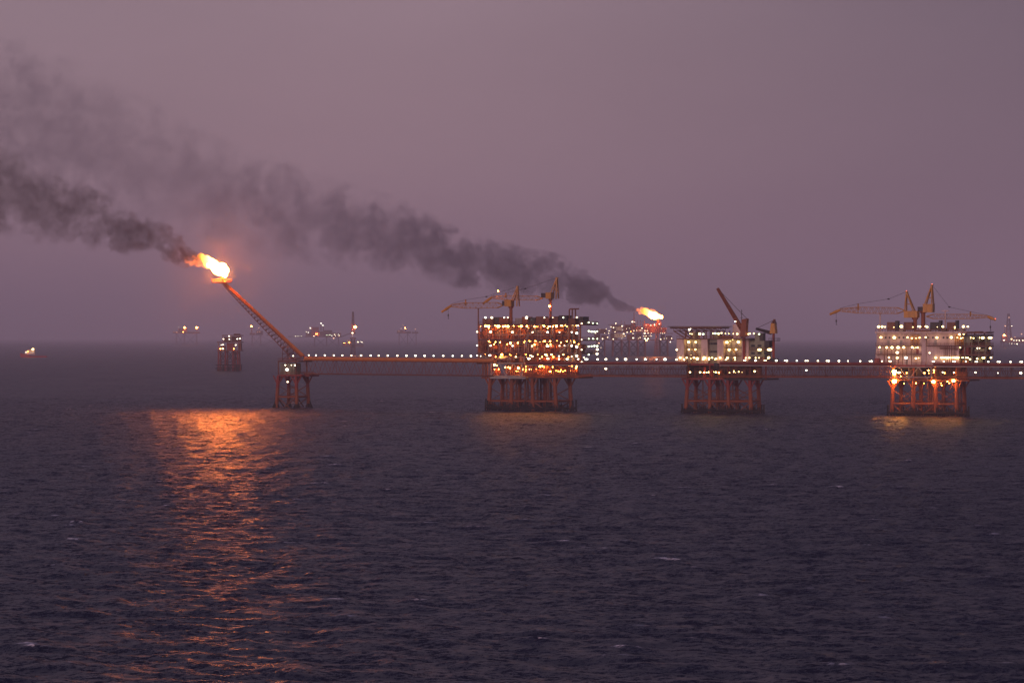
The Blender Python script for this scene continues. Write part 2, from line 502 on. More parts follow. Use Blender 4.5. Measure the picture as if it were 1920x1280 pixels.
    lamps(t, [(440,590,'s'),(790,592,'s'),(842,590,'b'),(880,598,'t'),(918,590,'b'),(967,588,'b'),(1110,590,'s'),(1172,588,'s'),(690,606,'s'),(628,608,'b'),(835,620),(500,600,'t'),(540,601,'s'),(745,600,'t'),(1175,602,'t'),(600,618,'t'),(1000,600,'t'),(1060,604,'t')], g, sc, 1.4, 'sodium', 'hang', 'floodlight')
    lamps(t, [(341,628),(457,630,'b'),(645,632),(812,633,'b'),(945,634,'w'),(975,634,'s'),(1047,632),(1090,630,'s'),(1152,632),(1195,640,'b'),(1237,665),(1237,578),(1237,440)], g, sc, -2.7, 'white', 'post')
    lamps(t, [(410,700,'s'),(470,698,'s'),(552,706,'b'),(930,702,'x'),(978,702,'b'),(1005,705,'s'),(1080,705,'yellow'),(500,725,'t'),(540,728,'s'),(760,706,'t'),(860,706,'t'),(1130,706,'t'),(620,705,'t')], g, sc, 1.0, 'sodium', 'hang', 'floodlight')
    lamps(t, [(341,715),(372,720,'s'),(450,713,'w'),(673,725,'yellow'),(785,742,'w'),(815,722),(878,742,'s'),(940,718,'s','green'),(948,742,'w'),(1043,720),(1043,745),(1113,745,'w'),(1152,722),(1195,718,'b'),(1208,745),(1237,772),(1257,730),(1278,747,'w')], g, sc, -2.7, 'white', 'post')
    lamps(t, [(490,795,'flood'),(582,815,'s'),(623,822,'flood'),(695,822,'flood'),(730,835,'s'),(760,810,'s'),(790,832,'white'),(815,845,'t'),(850,830,'t'),(880,808,'b','flood'),(905,800,'b','flood'),(900,828,'s'),(972,852,'flood'),(990,815,'s'),(1020,845,'t'),(1060,838,'t'),(1095,845,'t'),(1127,800),(1158,803),(1190,800,'b'),(1183,775,'s'),(1190,822,'s'),(510,800,'s'),(1140,842,'t')], g, sc, .4, 'sodium', 'hang', 'floodlight')
    rl = random.Random(88)
    for k in range(58):
        py = rl.choice((610,612,615,638.5,641,645,663,666,669,688,692,696)); px = rl.uniform(903,1086) if py < 680 else rl.uniform(925,1078)
        lamp(t, px, py, rl.choice('ttts'), 'sodium', 'hang', rl.uniform(.2,2.2), 'work_lamp')
    # lamps along the right-hand face, one row under each deck
    xr = t.w(1092,0,-2).x+.45
    for zz, nn in ((z(605.5),3),(z(621.5),4),(z(634.5),3),(z(648.5),4),(z(664.5),2)):
        for k in range(nn):
            v = 3.5+k*10/(nn-1)
            o = bpy.data.objects.new('lamp', lamp_mesh('green','hang')); COL.objects.link(o); o.parent = t.o
            o.location = (xr+.4, v, zz+random.uniform(-.25,.25)); q_ = random.uniform(.3,.46); o.scale = (q_,q_,q_)
    for zz, v in ((z(655),13.5),(z(663),13)):
        o = bpy.data.objects.new('lamp', lamp_mesh('white','hang')); COL.objects.link(o); o.parent = t.o
        o.location = (xr+.5, v, zz); o.scale = (.6,.6,.6)
    mb = MB()
    for zz in (z1,z2,z3,z4):
        mb.box((xr-.42, 1, zz-.5), (xr+.9, 14, zz-.3))
        mb.rail([(xr+.85,1,zz-.3),(xr+.85,14,zz-.3)], 1.1, 2, .05)
    t.part('side_gangway', mb, 'black')
    return t

PROC = build_process()

# ================================================================== CRANES
def crane(label, px, v, ped, cab, engine, apex, feet, boom0, boom1, tip, rest, hook, mats=('yellow','orange'), n=16, h0=2.6, beacon=None, extra=None, pend=None, group=None):
    """ped (x0,x1,ytop,ybot); cab (x0,x1,ytop,ybot); boom axis from boom0 to boom1, goose neck to tip"""
    Yw = None
    t = T('pedestal_crane', label, 'crane', px, v0=v, z0=0, group=group)
    zb = t.p(px, ped[3], v).z
    t.o.location.z = zb; t.z0 = zb
    P = lambda x, y, dv=0: t.p(x, y, v+dv)
    mb = MB(); a = P((ped[0]+ped[1])/2, ped[3]); b = P((ped[0]+ped[1])/2, ped[2])
    r = (ped[1]-ped[0])/2*t.m
    mb.tube(a, b, r, 12); mb.tube(b-Vector((0,0,.9)), b, r*1.5, 12, r*1.7)
    t.part('pedestal', mb, mats[1])
    # machinery house and cab
    mb = MB(); a = P(cab[0], cab[3]); b = P(cab[1], cab[2])
    mb.box((a.x,-1.9,a.z), (b.x,1.9,b.z))
    mb.box((a.x-.15,-2.05,b.z+.003), (b.x+.15,2.05,b.z+.16))
    for k in range(4):
        x = a.x+(b.x-a.x)*(k+.5)/4; mb.box((x-.08,-2.0,a.z+.1),(x+.08,-1.903,b.z-.1))
    t.part('machinery_house', mb, mats[0])
    if engine:
        mb = MB(); a = P(engine[0], engine[3]); b = P(engine[1], engine[2]); mb.box((a.x,-1.3,a.z),(b.x,1.3,b.z))
        mb.box((a.x+.1,-1.36,(a.z+b.z)/2),(b.x-.1,-1.303,b.z-.15))
        t.part('operator_cab', mb, 'black')
    # A-frame
    mb = MB(); A = P(*apex)
    for (fx, fy) in feet:
        for s in (-1.5, 1.5): 
            q = P(fx, fy); mb.tube((q.x,s,q.z), (A.x,s*.25,A.z), .3, 6)
    f0 = P(*feet[0]); f1 = P(*feet[1])
    for k in (.35,.7):
        for s in (-1,1):
            mb.beam(Vector((f0.x,s*1.5,f0.z)).lerp(Vector((A.x,s*.25,A.z)),k), Vector((f1.x,s*1.5,f1.z)).lerp(Vector((A.x,s*.25,A.z)),k), .2)
    mb.box((A.x-.5,-.6,A.z-.3),(A.x+.5,.6,A.z+.25))
    t.part('a_frame', mb, mats[0])
    # lattice boom
    mb = MB(); B0 = P(*boom0); B1 = P(*boom1)
    d = (B1-B0).normalized(); up = Vector((0,-1,0)).cross(d)
    if up.z < 0: up = -up
    k1 = .72
    K = B0.lerp(B1, k1)
    box_truss(mb, B0.lerp(B1,.12), K, h0, 2.0, max(4,int(n*.45)), .12, .045, up)
    box_truss(mb, K, B1, h0, 2.0, max(3,int(n*.25)), .13, .06, up, taper=.4)
    for s in (-.9,.9):
        mb.tube(B0+Vector((0,s,0)), B0.lerp(B1,.12)+up*h0/2+Vector((0,s,0)), .16, 5); mb.tube(B0+Vector((0,s,0)), B0.lerp(B1,.12)-up*h0/2+Vector((0,s,0)), .16, 5)
    mb.beam(K, K+up*h0*1.1, .5)
    t.part('lattice_boom', mb, mats[0])
    if tip:
        mb = MB(); Tp = P(*tip)
        mb.tube(B1, B1.lerp(Tp,.5), .55, 6, .75); mb.tube(B1.lerp(Tp,.5), Tp, .75, 6, .4)
        mb.ball(Tp, .6, (1,.4,1), 8, 5)
        t.part('boom_tip', mb, mats[0])
    else: Tp = B1
    mb = MB()
    for s in (-.5,.5):
        mid = P(*pend) if pend else A.lerp(K,.4)+Vector((0,0,-1))
        mb.path([A+Vector((0,s,0)), mid+Vector((0,s,0)), K+up*h0*1.05+Vector((0,s,0)), B1+up*h0*.3+Vector((0,s,0))], .03, 4)
    mb.ball(mid, .4, (1.6,1,.8), 6, 4)
    if hook:
        hp = P(*hook); mb.tube((hp.x,0,(B1.lerp(Tp,.6) if tip else B1).z), hp, .05, 4)
    t.part('pendant_cable', mb, 'black')
    if hook:
        mb = MB(); mb.ball(hp, .55, (.6,.5,1.3), 8, 5); mb.tube(hp-Vector((0,0,.5)), hp-Vector((0,0,1.3)), .12, 5); mb.path([hp-Vector((0,0,1.2)), hp-Vector((-.3,0,1.6)), hp-Vector((.2,0,1.8))], .09, 5)
        t.part('hook_block', mb, 'black')
    if beacon:
        for (x, y, c, s) in beacon: lamp(t, x, y, s, c, 'hang', v-2.2 if s in 'nbx' else v)
    return t

crane('yellow crane on the largest platform, long boom reaching left with a hanging hook', 958, 1.5,
      (955,961,574,606), (949,961,563,574.5), (943.5,949,564,573), (970.4,537), [(962,563),(971.5,574)],
      (944,572), (846,573), (829.5,584), None, (840.5,591), n=26, pend=(912,556))
crane('yellow crane on the largest platform with a bright lamp below its cab', 1032, 4,
      (1030,1034.5,560,606), (1026,1036,549,560), (1016.5,1026,549.5,558), (1044.4,521), [(1035,549),(1045,560)],
      (1017,559), (922,557.5), (906.5,568.5), None, None, n=24, h0=2.0,
      beacon=[(1030.5,574,'sodium','b'),(934,545.5,'sodium','n')], pend=(985,541))

# ================================================================== FLARE PLATFORM AND BOOM
def build_flare():
    t = T('flare_platform', 'small four-legged platform with red deck carrying the slanting flare boom', 'oil platform', 548)
    Y = t.m*F; z = lambda py: zpy(py, Y)
    zd = z(702)
    jacket(t, [(522,517.5,0),(555.5,557,0),(541.5,541,10.5),(576,579.5,10.5)], zd-.6, [z(744)], z(722), z(727), .82,
           [], None, back=10.5)
    for (pb, v) in ((517.5,0),(557,0),(541,10.5),(579.5,10.5)):
        mb = MB(); q = t.w(pb, 0, v)
        mb.tube((q.x,v,-3),(q.x,v,z(757)),1.0,10)
        for s in (-1,1): mb.tube((q.x+s*3.2,v,-3),(q.x+s*.2,v,z(752)),.35,6)
        t.part('pile_sleeve', mb, 'dark')
    deck(t, 521, 566, -1.5, 12, zd, mat='red')
    mb = MB(); A = t.w(566,0,8); B = t.w(592,0,8); mb.box((A.x,1.5,zd-.9),(B.x,11.5,zd-.2)); t.part('bridge_seat', mb, 'red')
    zt = z(676)
    deck(t, 521, 560, -1.5, 12, zt, mat='brown')
    for px, v in ((522,-1),(555,-1),(541,11),(575,11),(538,-1)):
        mb = MB(); q = t.w(px,0,v); mb.tube((q.x,v,zd),(q.x,v,zt-.2),.28,7); t.part('column', mb, 'brown')
    mb = MB(); A = t.w(526,0,3); B = t.w(552,0,3)
    mb.box((A.x,3,zd+.02),(B.x,9.5,z(681)))
    n = 7
    for i in range(n+1):
        x = A.x+(B.x-A.x)*i/n; mb.box((x-.1,2.88,zd+.05),(x+.1,2.996,z(681)))
    t.part('equipment_shelter', mb, 'green')
    mb = MB()
    A = t.w(529,zt,3); B = t.w(541,zt,3)
    hgt = z(650)-zt
    def cage(lo, hi):
        mb.beam(lo,hi,.22)
    for x in (A.x,B.x):
        for v in (3,8): mb.beam((x,v,zt),(x*.8+.2*(A.x+B.x)/2,v,zt+hgt),.2)
    for k in (.5,1):
        for v in (3,8): mb.beam((A.x*(1-.1*k)+B.x*.1*k,v,zt+hgt*k),(B.x*(1-.1*k)+A.x*.1*k,v,zt+hgt*k),.18)
    mb.beam((A.x,3,zt),(B.x,3,zt+hgt*.5),.15); mb.beam((B.x,3,zt+hgt*.5),(A.x,3,zt+hgt),.15)
    t.part('access_tower', mb, 'brown')
    lamps(t, [(780-720+0,0)][:0], (0,0), 1)
    g = (340,460); sc = 4.0
    lamps(t, [(838,828,'s')], g, sc, -2, 'white', 'post')
    lamps(t, [(780,897),(825,897,'s'),(853,898)], g, sc, 1, 'white')
    lamps(t, [(793,931,'x'),(797,1023)], g, sc, -1.8, 'white', 'wall')
    mb = MB(); q0 = t.p(538,711,-1.8); q1 = t.p(538,702,-1.0); mb.beam(q0+Vector((0,.8,.6)), q1, .2); t.part('lamp_bracket', mb, 'red')
    return t
FLP = build_flare()

def build_boom():
    t = T('flare_boom', 'long orange lattice flare boom slanting up to the big flame on the left', 'flare boom', 567, v0=6)
    base = t.p(567,670,6); t.o.location.z = base.z; t.z0 = base.z
    b0 = t.p(568,669,6); b1 = t.p(420,531,6)
    d = (b1-b0).normalized(); up = Vector((0,-1,0)).cross(d); up = up if up.z > 0 else -up
    mb = MB()
    # upper chords carry the gas line; lower chord hangs below
    n = 26
    for s in (-1.4,1.4): mb.tube(b0+Vector((0,s,0)), b1+Vector((0,s*.6,0)), .34, 7)
    t.part('upper_chord', mb, 'orange')
    mb = MB(); low0 = b0-up*5.6+d*3; 
    lowp = [b0.lerp(b1,i/n)-up*(4.9*(1-.78*i/n)) for i in range(1, n+1)]
    mb.path(lowp, .2, 6)
    mb.tube(lowp[0], b0-up*4.4-d*1.5, .2, 6)
    t.part('lower_chord', mb, 'orange')
    mb = MB()
    for i in range(1, n):
        c = lowp[i-1]
        for s in (-1.3,1.3):
            U0 = b0.lerp(b1,(i-.5)/n)+Vector((0,s,0)); U1 = b0.lerp(b1,(i+.5)/n)+Vector((0,s,0))
            mb.beam(U0,c,.15); mb.beam(U1,c,.15)
        mb.beam(b0.lerp(b1,i/n)+Vector((0,-1.3,0)), b0.lerp(b1,i/n)+Vector((0,1.3,0)), .15)
    t.part('lattice_bracing', mb, 'brown')
    mb = MB(); mb.tube(b0+up*.75, b1+up*.5, .6, 9); mb.tube(b0+up*.3+Vector((0,-.9,0)), b1+up*.2+Vector((0,-.6,0)), .22, 6)
    t.part('gas_pipe', mb, 'pipe')
    # platform ring at the tip
    mb = MB(); c = t.p(416,529,6)
    hw = 15*t.m
    mb.box((c.x-hw,-3,c.z-.35),(c.x+hw,3,c.z))
    mb.rail([(c.x-hw,-3,c.z),(c.x+hw,-3,c.z),(c.x+hw,3,c.z),(c.x-hw,3,c.z),(c.x-hw,-3,c.z)],1.5,1.3,.09)
    mb.box((c.x-hw,-3.02,c.z+1.1),(c.x+hw,-2.9,c.z+1.55))
    for s in (-.5,.5): mb.tube(b1+Vector((0,s,0)), (c.x+hw*.5*s,s,c.z-.3), .3, 6)
    t.part('tip_platform', mb, 'pipe')
    mb = MB(); mb.tube(b1, t.p(417,521,6), .55, 9); mb.tube(t.p(417,522,6), t.p(417,518,6), .9, 10, 1.1)
    t.part('flare_tip', mb, 'brown')
    return t
BOOM = build_boom()

# ================================================================== BRIDGES
VB0, VB1 = -6.2, -2.9
def bridge(label, xa, xb, ya, yb, za, zb, n, dense, pipe_r, vmid=None, mats=('orange','orange'), walk=True, v0=VB0, v1=VB1):
    t = T('footbridge', label, 'bridge', (xa+xb)/2, v0=0)
    q = t.p((xa+xb)/2, (za+zb)/2, v0); t.o.location.z = q.z; t.z0 = q.z
    A = t.p(xa,ya,v0); B = t.p(xb,yb,v0); C = t.p(xa,za,v0); D = t.p(xb,zb,v0)
    w = Vector((0,v1-v0,0))
    mb = MB()
    for o in (Vector(),w): mb.tube(A+o,B+o,.26,7)
    t.part('top_chord', mb, 'grey' if dense else 'orange')
    mb = MB()
    for o in (Vector(),w): mb.tube(C+o,D+o,.28,7)
    t.part('bottom_chord', mb, mats[0] if dense else 'brown')
    mb = MB()
    for o in (Vector(),w):
        for i in range(n):
            p0 = A.lerp(B,i/n)+o; p1 = A.lerp(B,(i+1)/n)+o; q0 = C.lerp(D,i/n)+o; q1 = C.lerp(D,(i+1)/n)+o
            pm = q0.lerp(q1,.5)
            if dense:
                mb.beam(p0,q0,.12); mb.beam(p0,q1,.13) if i % 2 else mb.beam(q0,p1,.13)
            else:
                mb.tube(p0,pm,.1,5); mb.tube(pm,p1,.1,5)
                if i % 3 == 0: mb.beam(p0,q0,.1)
    for i in range(n+1):
        p0 = A.lerp(B,i/n); q0 = C.lerp(D,i/n)
        mb.beam(q0,q0+w,.14)
        mb.beam(p0,p0+w,.14)
    t.part('truss_web', mb, 'brown' if dense else 'orange')  # sparse web is orange to carry the flame's light in its colour
    mb = MB()
    k = .45
    e = Vector((0,.25,.32))
    P0, P1 = A+e, B+e
    L = [P0, P1, P1+w-Vector((0,.5,0)), P0+w-Vector((0,.5,0))]
    vs = L+[p+Vector((0,0,.14)) for p in L]
    mb._add(vs, [(0,3,2,1),(4,5,6,7),(0,1,5,4),(1,2,6,5),(2,3,7,6),(3,0,4,7)])
    t.part('walkway', mb, 'deck')
    rb = MB()
    for dv in (.3, v1-v0-.3):
        rb.rail([A+Vector((0,dv,.48)), B+Vector((0,dv,.48))], 1.15, 1.9, .05)
    t.part('railing', rb, 'red' if dense else 'orange')
    for (dz, dv, r, mt) in pipe_r:
        mb = MB(); o = Vector((0,dv,dz)); mb.tube(A+o,B+o,r,9); t.part('pipeline', mb, mt)
    if dense:
        mb = MB()
        for dz, dv, r in ((-1.6,1.2,.11),(-4.3,2.0,.2)):
            mb.tube(A+Vector((0,dv,dz)), B+Vector((0,dv,dz)), r, 7)
        for i in range(0,n,5):
            p0 = A.lerp(B,i/n); mb.beam(p0+Vector((0,.9,-.3)), p0+Vector((0,.9,-4.6)), .15); mb.beam(p0+Vector((0,.6,-4.4)), p0+Vector((0,2.3,-4.4)), .15)
        t.part('pipe_rack', mb, 'brown')
    t.A, t.B = A, B
    return t
BR1 = bridge('long slender bridge with a thick orange pipe, from the flare platform to the largest platform', 570, 926, 675, 679, 700.5, 704.5, 19, False,
             [(.75,.4,.85,'pipe'),(.7,2.6,.5,'pipe')])
BR2 = bridge('bridge between the largest platform and the white living quarters platform', 984, 1288, 684.5, 685, 704, 706, 30, True,
             [(1.0,1.3,.5,'red'),(.7,2.4,.6,'orange')])
BR3 = bridge('bridge between the living quarters platform and the white two-crane platform', 1349, 1669, 685, 686.5, 706, 707.5, 32, True,
             [(1.0,1.3,.5,'red'),(.7,2.4,.6,'red')])
BR4 = bridge('rightmost bridge, leaving the white two-crane platform and running out of the photo', 1749, 1985, 687, 688.5, 708, 710, 24, True,
             [(1.0,1.3,.5,'red'),(.7,2.4,.6,'red')])

# lamp posts standing on the bridges: a pole with a lamp head
def post_meshes():
    pole = MB(); pole.tube((0,0,0),(0,0,2.6),.09,6); pole.beam((0,0,2.55),(.5,0,2.75),.1)
    head = MB(); head.ball((.0,0,2.75),.55,(1.15,1,.85),8,5)
    cap = MB(); cap.tube((0,0,3.2),(0,0,3.45),.5,8,.2)
    me = []
    for n_, m_, mt in (('pole',pole,'black'),('lamp_head',head,'l_white'),('lamp_cap',cap,'black')):
        x = m_.mesh(n_); x.materials.append(M[mt]); me.append((n_,x))
    return me
POST = post_meshes()
HEADS = [POST[1][1]]*3
for c_ in ('cool','warm'):
    h_ = POST[1][1].copy(); h_.materials[0] = M['l_'+c_]; HEADS.append(h_)
def lamp_post(px, py, v, label, group, s=1.0):
    t = T('lamp_post', label, 'lamp post', px, v0=v, group=group)
    z = t.p(px, py, v).z
    s *= random.uniform(.66,.9); t.o.location.z = z-2.75*s; t.o.scale = (s,s,s)
    for n_, me in POST:
        if n_ == 'lamp_head': me = random.choice(HEADS)
        o = bpy.data.objects.new(n_, me); COL.objects.link(o); o.parent = t.o
for px in (579,592.5,609,626,642,659,677,695,710,727,745,762,779,796,813,831,849,866,883):
    lamp_post(px, 665.8+(px-579)*.0045, -4.6, 'small white lamp on a post along the long bridge to the flare platform', 'lamps on the flare bridge', .9)
for px, s in ((1120.5,.85),(1136,1.25),(1157,.85),(1173,1.25),(1193.6,.85),(1210,1.25),(1231,.85),(1247,1.25)):
    lamp_post(px, 673.4, -4.6, 'small white lamp on a post along the bridge left of the living quarters platform' if s < 1 else 'bigger, wider lamp on a post along the bridge left of the living quarters platform',
              'small lamps on the bridge left of the living quarters' if s < 1 else 'big lamps on the bridge left of the living quarters', s)
for px, s in ((1455.5,.85),(1471.5,.6),(1475.2,.9),(1494,.85),(1510.5,.7),(1514.2,.85),(1533.6,.85),(1550,.55),(1553.4,.85),(1573,.85),(1590,.75),(1613,.85),(1630.3,.6),(1634,.8),(1653.5,.75),(1667.5,.6),(1670.3,.6)):
    lamp_post(px, 675.8+(px-1455)*.006, -4.6, 'small white lamp on a post along the bridge left of the white two-crane platform', 'lamps on the bridge between the two white platforms', s)
for px, s in ((1748.3,.5),(1751.3,.6),(1769.5,.7),(1787,.55),(1790,.7),(1811,.7),(1829,.6),(1832,.7),(1853,.75),(1870.6,.55),(1873.8,.85),(1894.6,.8),(1913,.55),(1916,.85)):
    lamp_post(px, 677.3+(px-1748)*.006, -4.6, 'small white lamp on a post along the rightmost bridge', 'lamps on the rightmost bridge', s)
for t_, (px, py, s) in ((BR2,(1136,691,'n')),(BR3,(1512,694,'n')),(BR4,(1829,698,'n')),(BR4,(1871,699,'s')),(BR4,(1914,699,'n')),(BR4,(1788,698,'s')),(BR4,(1767.5,697.5,'s'))):
    lamp(t_, px, py, s, 'white', 'hang', VB0-.5)

# ================================================================== LIVING QUARTERS PLATFORM
def wall_box(t, x0, x1, v0, v1, z0, z1, mat, name='wall_panel', ribs=True, label=None):
    mb = MB(); A = t.w(x0,0,v0); B = t.w(x1,0,v0)
    mb.box((A.x,v0,z0),(B.x,v1,z1))
    if ribs:
        n = max(1, int((B.x-A.x)/1.3))
        for i in range(n+1):
            x = A.x+(B.x-A.x)*i/n
            mb.box((x-.05,v0-.06,z0+.02),(x+.05,v0-.003,z1-.02))
    return t.part(name, mb, mat, label=label)

def balcony(t, x0, x1, v0, v1, z):
    mb = MB(); A = t.w(x0,0,v0); B = t.w(x1,0,v0)
    mb.box((A.x+.1,v0,z-.25),(B.x-.1,v1-.01,z))
    mb.rail([(A.x+.15,v0+.08,z),(B.x-.15,v0+.08,z)],1.1,1.2,.05)
    t.part('balcony', mb, 'brown')

def build_quarters():
    t = T('living_quarters_platform', 'white living quarters platform under a wide flat helideck, second from right', 'oil platform', 1355)
    Y = t.m*F; z = lambda py: zpy(py, Y)
    zc, z1, zr = z(709), z(681), z(636)
    jacket(t, [(1290,1284,0),(1331,1331,0),(1365,1367,0),(1406,1409,0),(1306,1303,13),(1346,1346,13),(1381,1383,13),(1421,1425,13)],
           zc-.6, [z(752), z(756)-6], z(729), z(731), .82, [(1352,9,.35,zc),(1356,11,.4,zc),(1374,10,.35,zc),(1318,12,.3,zc)], (1279,1432,z(757)))
    deck(t, 1278, 1358, -1.5, 14.5, zc, mat='red'); deck(t, 1358.3, 1438, -1.5, 14.5, zc-.02, mat='black')
    deck(t, 1268, 1447, -2, 14, z1, mat='red', th=1.0)
    for px in (1290,1331,1365,1406,1436):
        for v in (-.8,13.2):
            mb = MB(); q = t.w(px,0,v); mb.tube((q.x,v,zc),(q.x,v,z1-.4),.4,8); t.part('column', mb, 'red')
    clutter(t, t.w(1285,0,3).x, t.w(1430,0,3).x, 2.5, 6, zc+.02, z1-1.1, 14, 77, ['red','brown','black','deck'])
    wall_box(t, 1290, 1428, 10.5, 11.5, zc+.05, z1-1.1, 'black', 'shade_backing')  # added black panel in place of the shade between these decks
    mb = MB()
    for px in (1286.5,1343):
        q = t.w(px,0,-2.8); mb.box((q.x-.9,-3.4,z1-1.4),(q.x+.9,-2.1,z1+.2)); mb.tube((q.x,-2.8,z1-1.3),(q.x+.6,-2.8,zc),.2,6)
    t.part('bridge_bearing', mb, 'black')
    # accommodation block: white bays standing forward of recessed balcony bays
    f1, f2, f3, top = z1, z1+(zr-z1)/3, z1+(zr-z1)*2/3, zr
    wall_box(t, 1269.5, 1403, 3.6, 13, z1+.03, zr-.02, 'cream', 'recessed_wall', True)
    for x0,x1 in ((1269,1282.5),(1315,1326.5),(1345,1356.5),(1391,1403.5)):
        wall_box(t, x0, x1, -.2, 3.59, z1+.03, zr, 'white')
    wall_box(t, 1327, 1344.6, 2.2, 3.59, z1+.03, zr-.04, 'green')
    for x0,x1 in ((1283,1314.6),(1357,1390.6)):
        for zz in (f2,f3): balcony(t, x0, x1, .4, 3.6, zz)
        mb = MB(); A = t.w(x0+12,0,1); B = t.w(x0+23,0,1)
        for lo,hi,s in ((f1,f2,1),(f2,f3,-1)):
            P,Q = ((A.x,1.2,lo),(B.x,1.2,hi)) if s > 0 else ((B.x,1.9,lo),(A.x,1.9,hi))
            mb.beam(P,Q,.25); mb.beam((P[0],P[1]+.6,P[2]),(Q[0],Q[1]+.6,Q[2]),.25)
        t.part('stairway', mb, 'yellow')
        for zz in (f1,f2,f3):
            for dx in (5, 14, 24):
                mb = MB(); q = t.w(x0+dx,0,3.5); mb.box((q.x-.45,3.48,zz+.12),(q.x+.45,3.597,zz+2.2)); t.part('door', mb, 'grey' if dx != 14 else 'green')
    for zz in (f2,f3):
        for px in (1330,1334.5,1339,1343):
            mb = MB(); q = t.w(px,0,2.1); mb.box((q.x-.5,2.13,zz+1.2),(q.x+.5,2.197,zz+2.1)); t.part('window', mb, 'window')
    mb = MB(); A = t.w(1268.6,0,-.6); B = t.w(1404,0,-.6); mb.box((A.x,-.6,zr+.004),(B.x,13.5,zr+.45)); t.part('roof_slab', mb, 'brown')
    rb = MB(); rb.rail([(A.x,-.5,zr+.46),(B.x,-.5,zr+.46)],1.1,1.5,.05); t.part('railing', rb, 'orange')
    # greenish utility block at the right
    wall_box(t, 1404.5, 1433, 1.5, 11, z1+.03, z(639), 'green', 'utility_block')
    wall_box(t, 1433.5, 1442, 1.6, 6.5, z(650), z(638.5)+.02, 'black', 'equipment_module')
    for px, zz in ((1412,z(664)),(1424,z(664)),(1412,z(650)),(1424,z(650)),(1436,z(664))):
        mb = MB(); q = t.w(px,0,1.4); mb.box((q.x-.9,1.43,zz),(q.x+.9,1.497,zz+1.0)); t.part('window', mb, 'window')
    balcony(t, 1405, 1440, -.4, 1.5, z(655))
    clutter(t, t.w(1405,0,-1).x, t.w(1452,0,-1).x, -.6, -.3, z1+.02, z(664), 6, 91, ['green','black','brown','yellow'])
    # roof plant
    for x0,x1,py,v0,v1,mat in ((1374,1389,608,4,10,'white'),(1336,1346,626,2,8,'green'),(1415,1427,624,3,9,'green'),(1424,1431,625,2,5,'black'),(1297,1303,622,2,6,'cream'),(1352,1372,629,3,9,'brown')):
        mb = MB(); A = t.w(x0,0,v0); B = t.w(x1,0,v0); mb.box((A.x,v0,(zr+.46) if x0 < 1400 else z(639)+.02),(B.x,v1,z(py))); t.part('roof_module', mb, mat)
    # helideck: octagon on a lattice of struts
    hz = z(612.5)
    A = t.w(1258,0,7); B = t.w(1366,0,7); cx = (A.x+B.x)/2; r = 12.4; cv = 7
    mb = MB(); poly = [(cx+r*1.08*math.cos(R(22.5+45*k)), cv+r*1.08*math.sin(R(22.5+45*k))) for k in range(8)]
    mb.slab(poly, hz-.35, hz)
    for k in range(8):
        a, b = poly[k], poly[(k+1) % 8]; mb.beam((a[0],a[1],hz-.55),(b[0],b[1],hz-.55),.3)
    h = t.part('helideck', mb, 'brown')
    mb = MB(); po = [(cx+r*1.22*math.cos(R(22.5+45*k)), cv+r*1.22*math.sin(R(22.5+45*k))) for k in range(8)]
    for k in range(8):
        a, b = poly[k], poly[(k+1) % 8]; c, d = po[k], po[(k+1) % 8]
        mb.beam((c[0],c[1],hz+.25),(d[0],d[1],hz+.25),.1)
        for s in range(9):
            w = s/8; mb.beam((a[0]+(b[0]-a[0])*w,a[1]+(b[1]-a[1])*w,hz-.2),(c[0]+(d[0]-c[0])*w,c[1]+(d[1]-c[1])*w,hz+.25),.07)
    t.part('safety_net', mb, 'grey', parent=h)
    mb = MB(); n = 9
    lowx = [t.w(px,0,8).x for px in (1297,1310,1323,1336,1349,1360)]
    for v in (0,7,14):
        mb = MB()
        topx = np.linspace(cx-r*.8, cx+r*.8, 7)
        for i, x in enumerate(topx):
            mb.beam((x,v,hz-.4),(x,v,hz-1.9),.16)
            if i < 6:
                mb.beam((x,v,hz-.45),(topx[i+1],v,hz-1.9),.16); mb.beam((x,v,hz-1.9),(topx[i+1],v,hz-1.9),.18)
        mb.tube((lowx[0],v,zr+.4),(topx[0],v,hz-1.8),.28,6); mb.tube((lowx[0],v,zr+.4),(topx[2],v,hz-1.8),.24,6)
        for q in lowx: mb.tube((q,v,zr+.4),(q,v,hz-1.8),.22,6)
        t.part('helideck_support', mb, 'brown', parent=h)
    g = (1240,520); sc = 4.742
    lamps(t, [(255,500,'s'),(272,503,'s'),(340,502,'b'),(372,504,'green'),(460,498,'s'),(480,498,'green'),(508,500),(535,495,'s'),(570,498,'s'),(600,500,'s'),(640,500,'s'),(675,502,'b'),(775,503,'s'),(788,500,'s'),(822,498),(870,504,'s','green')], g, sc, -.9, 'yellow', 'post')
    lamps(t, [(248,464,'n'),(262,452,'n')], g, sc, -2, 'white', 'wall', 'floodlight')
    lamps(t, [(243,574,'b'),(305,574,'b'),(245,640,'b'),(303,640,'b'),(583,576,'b'),(685,574,'b'),(603,642,'b'),(664,640,'b'),(612,565,'t'),(633,552,'t')], g, sc, 1.4, 'yellow', 'hang', 'balcony_lamp')
    lamps(t, [(168,713,'b'),(225,713,'b'),(203,727),(290,713,'b'),(320,722,'b'),(382,714,'b'),(372,727),(425,718,'b'),(423,730,'s'),(452,714),(485,722,'b'),(475,731,'s'),(522,713,'b'),(588,715,'b'),(577,730,'s'),(653,714,'b'),(655,732,'s'),(265,690,'t'),(262,722,'s')], g, sc, -.9, 'yellow', 'post', 'deck_lamp')
    lamps(t, [(752,715),(783,714),(812,714,'s'),(838,714),(868,714,'s'),(900,714),(955,713,'b'),(873,643,'b','w'),(962,642,'b','w'),(950,722,'s')], g, sc, -1.2, 'yellow', 'post', 'deck_lamp')
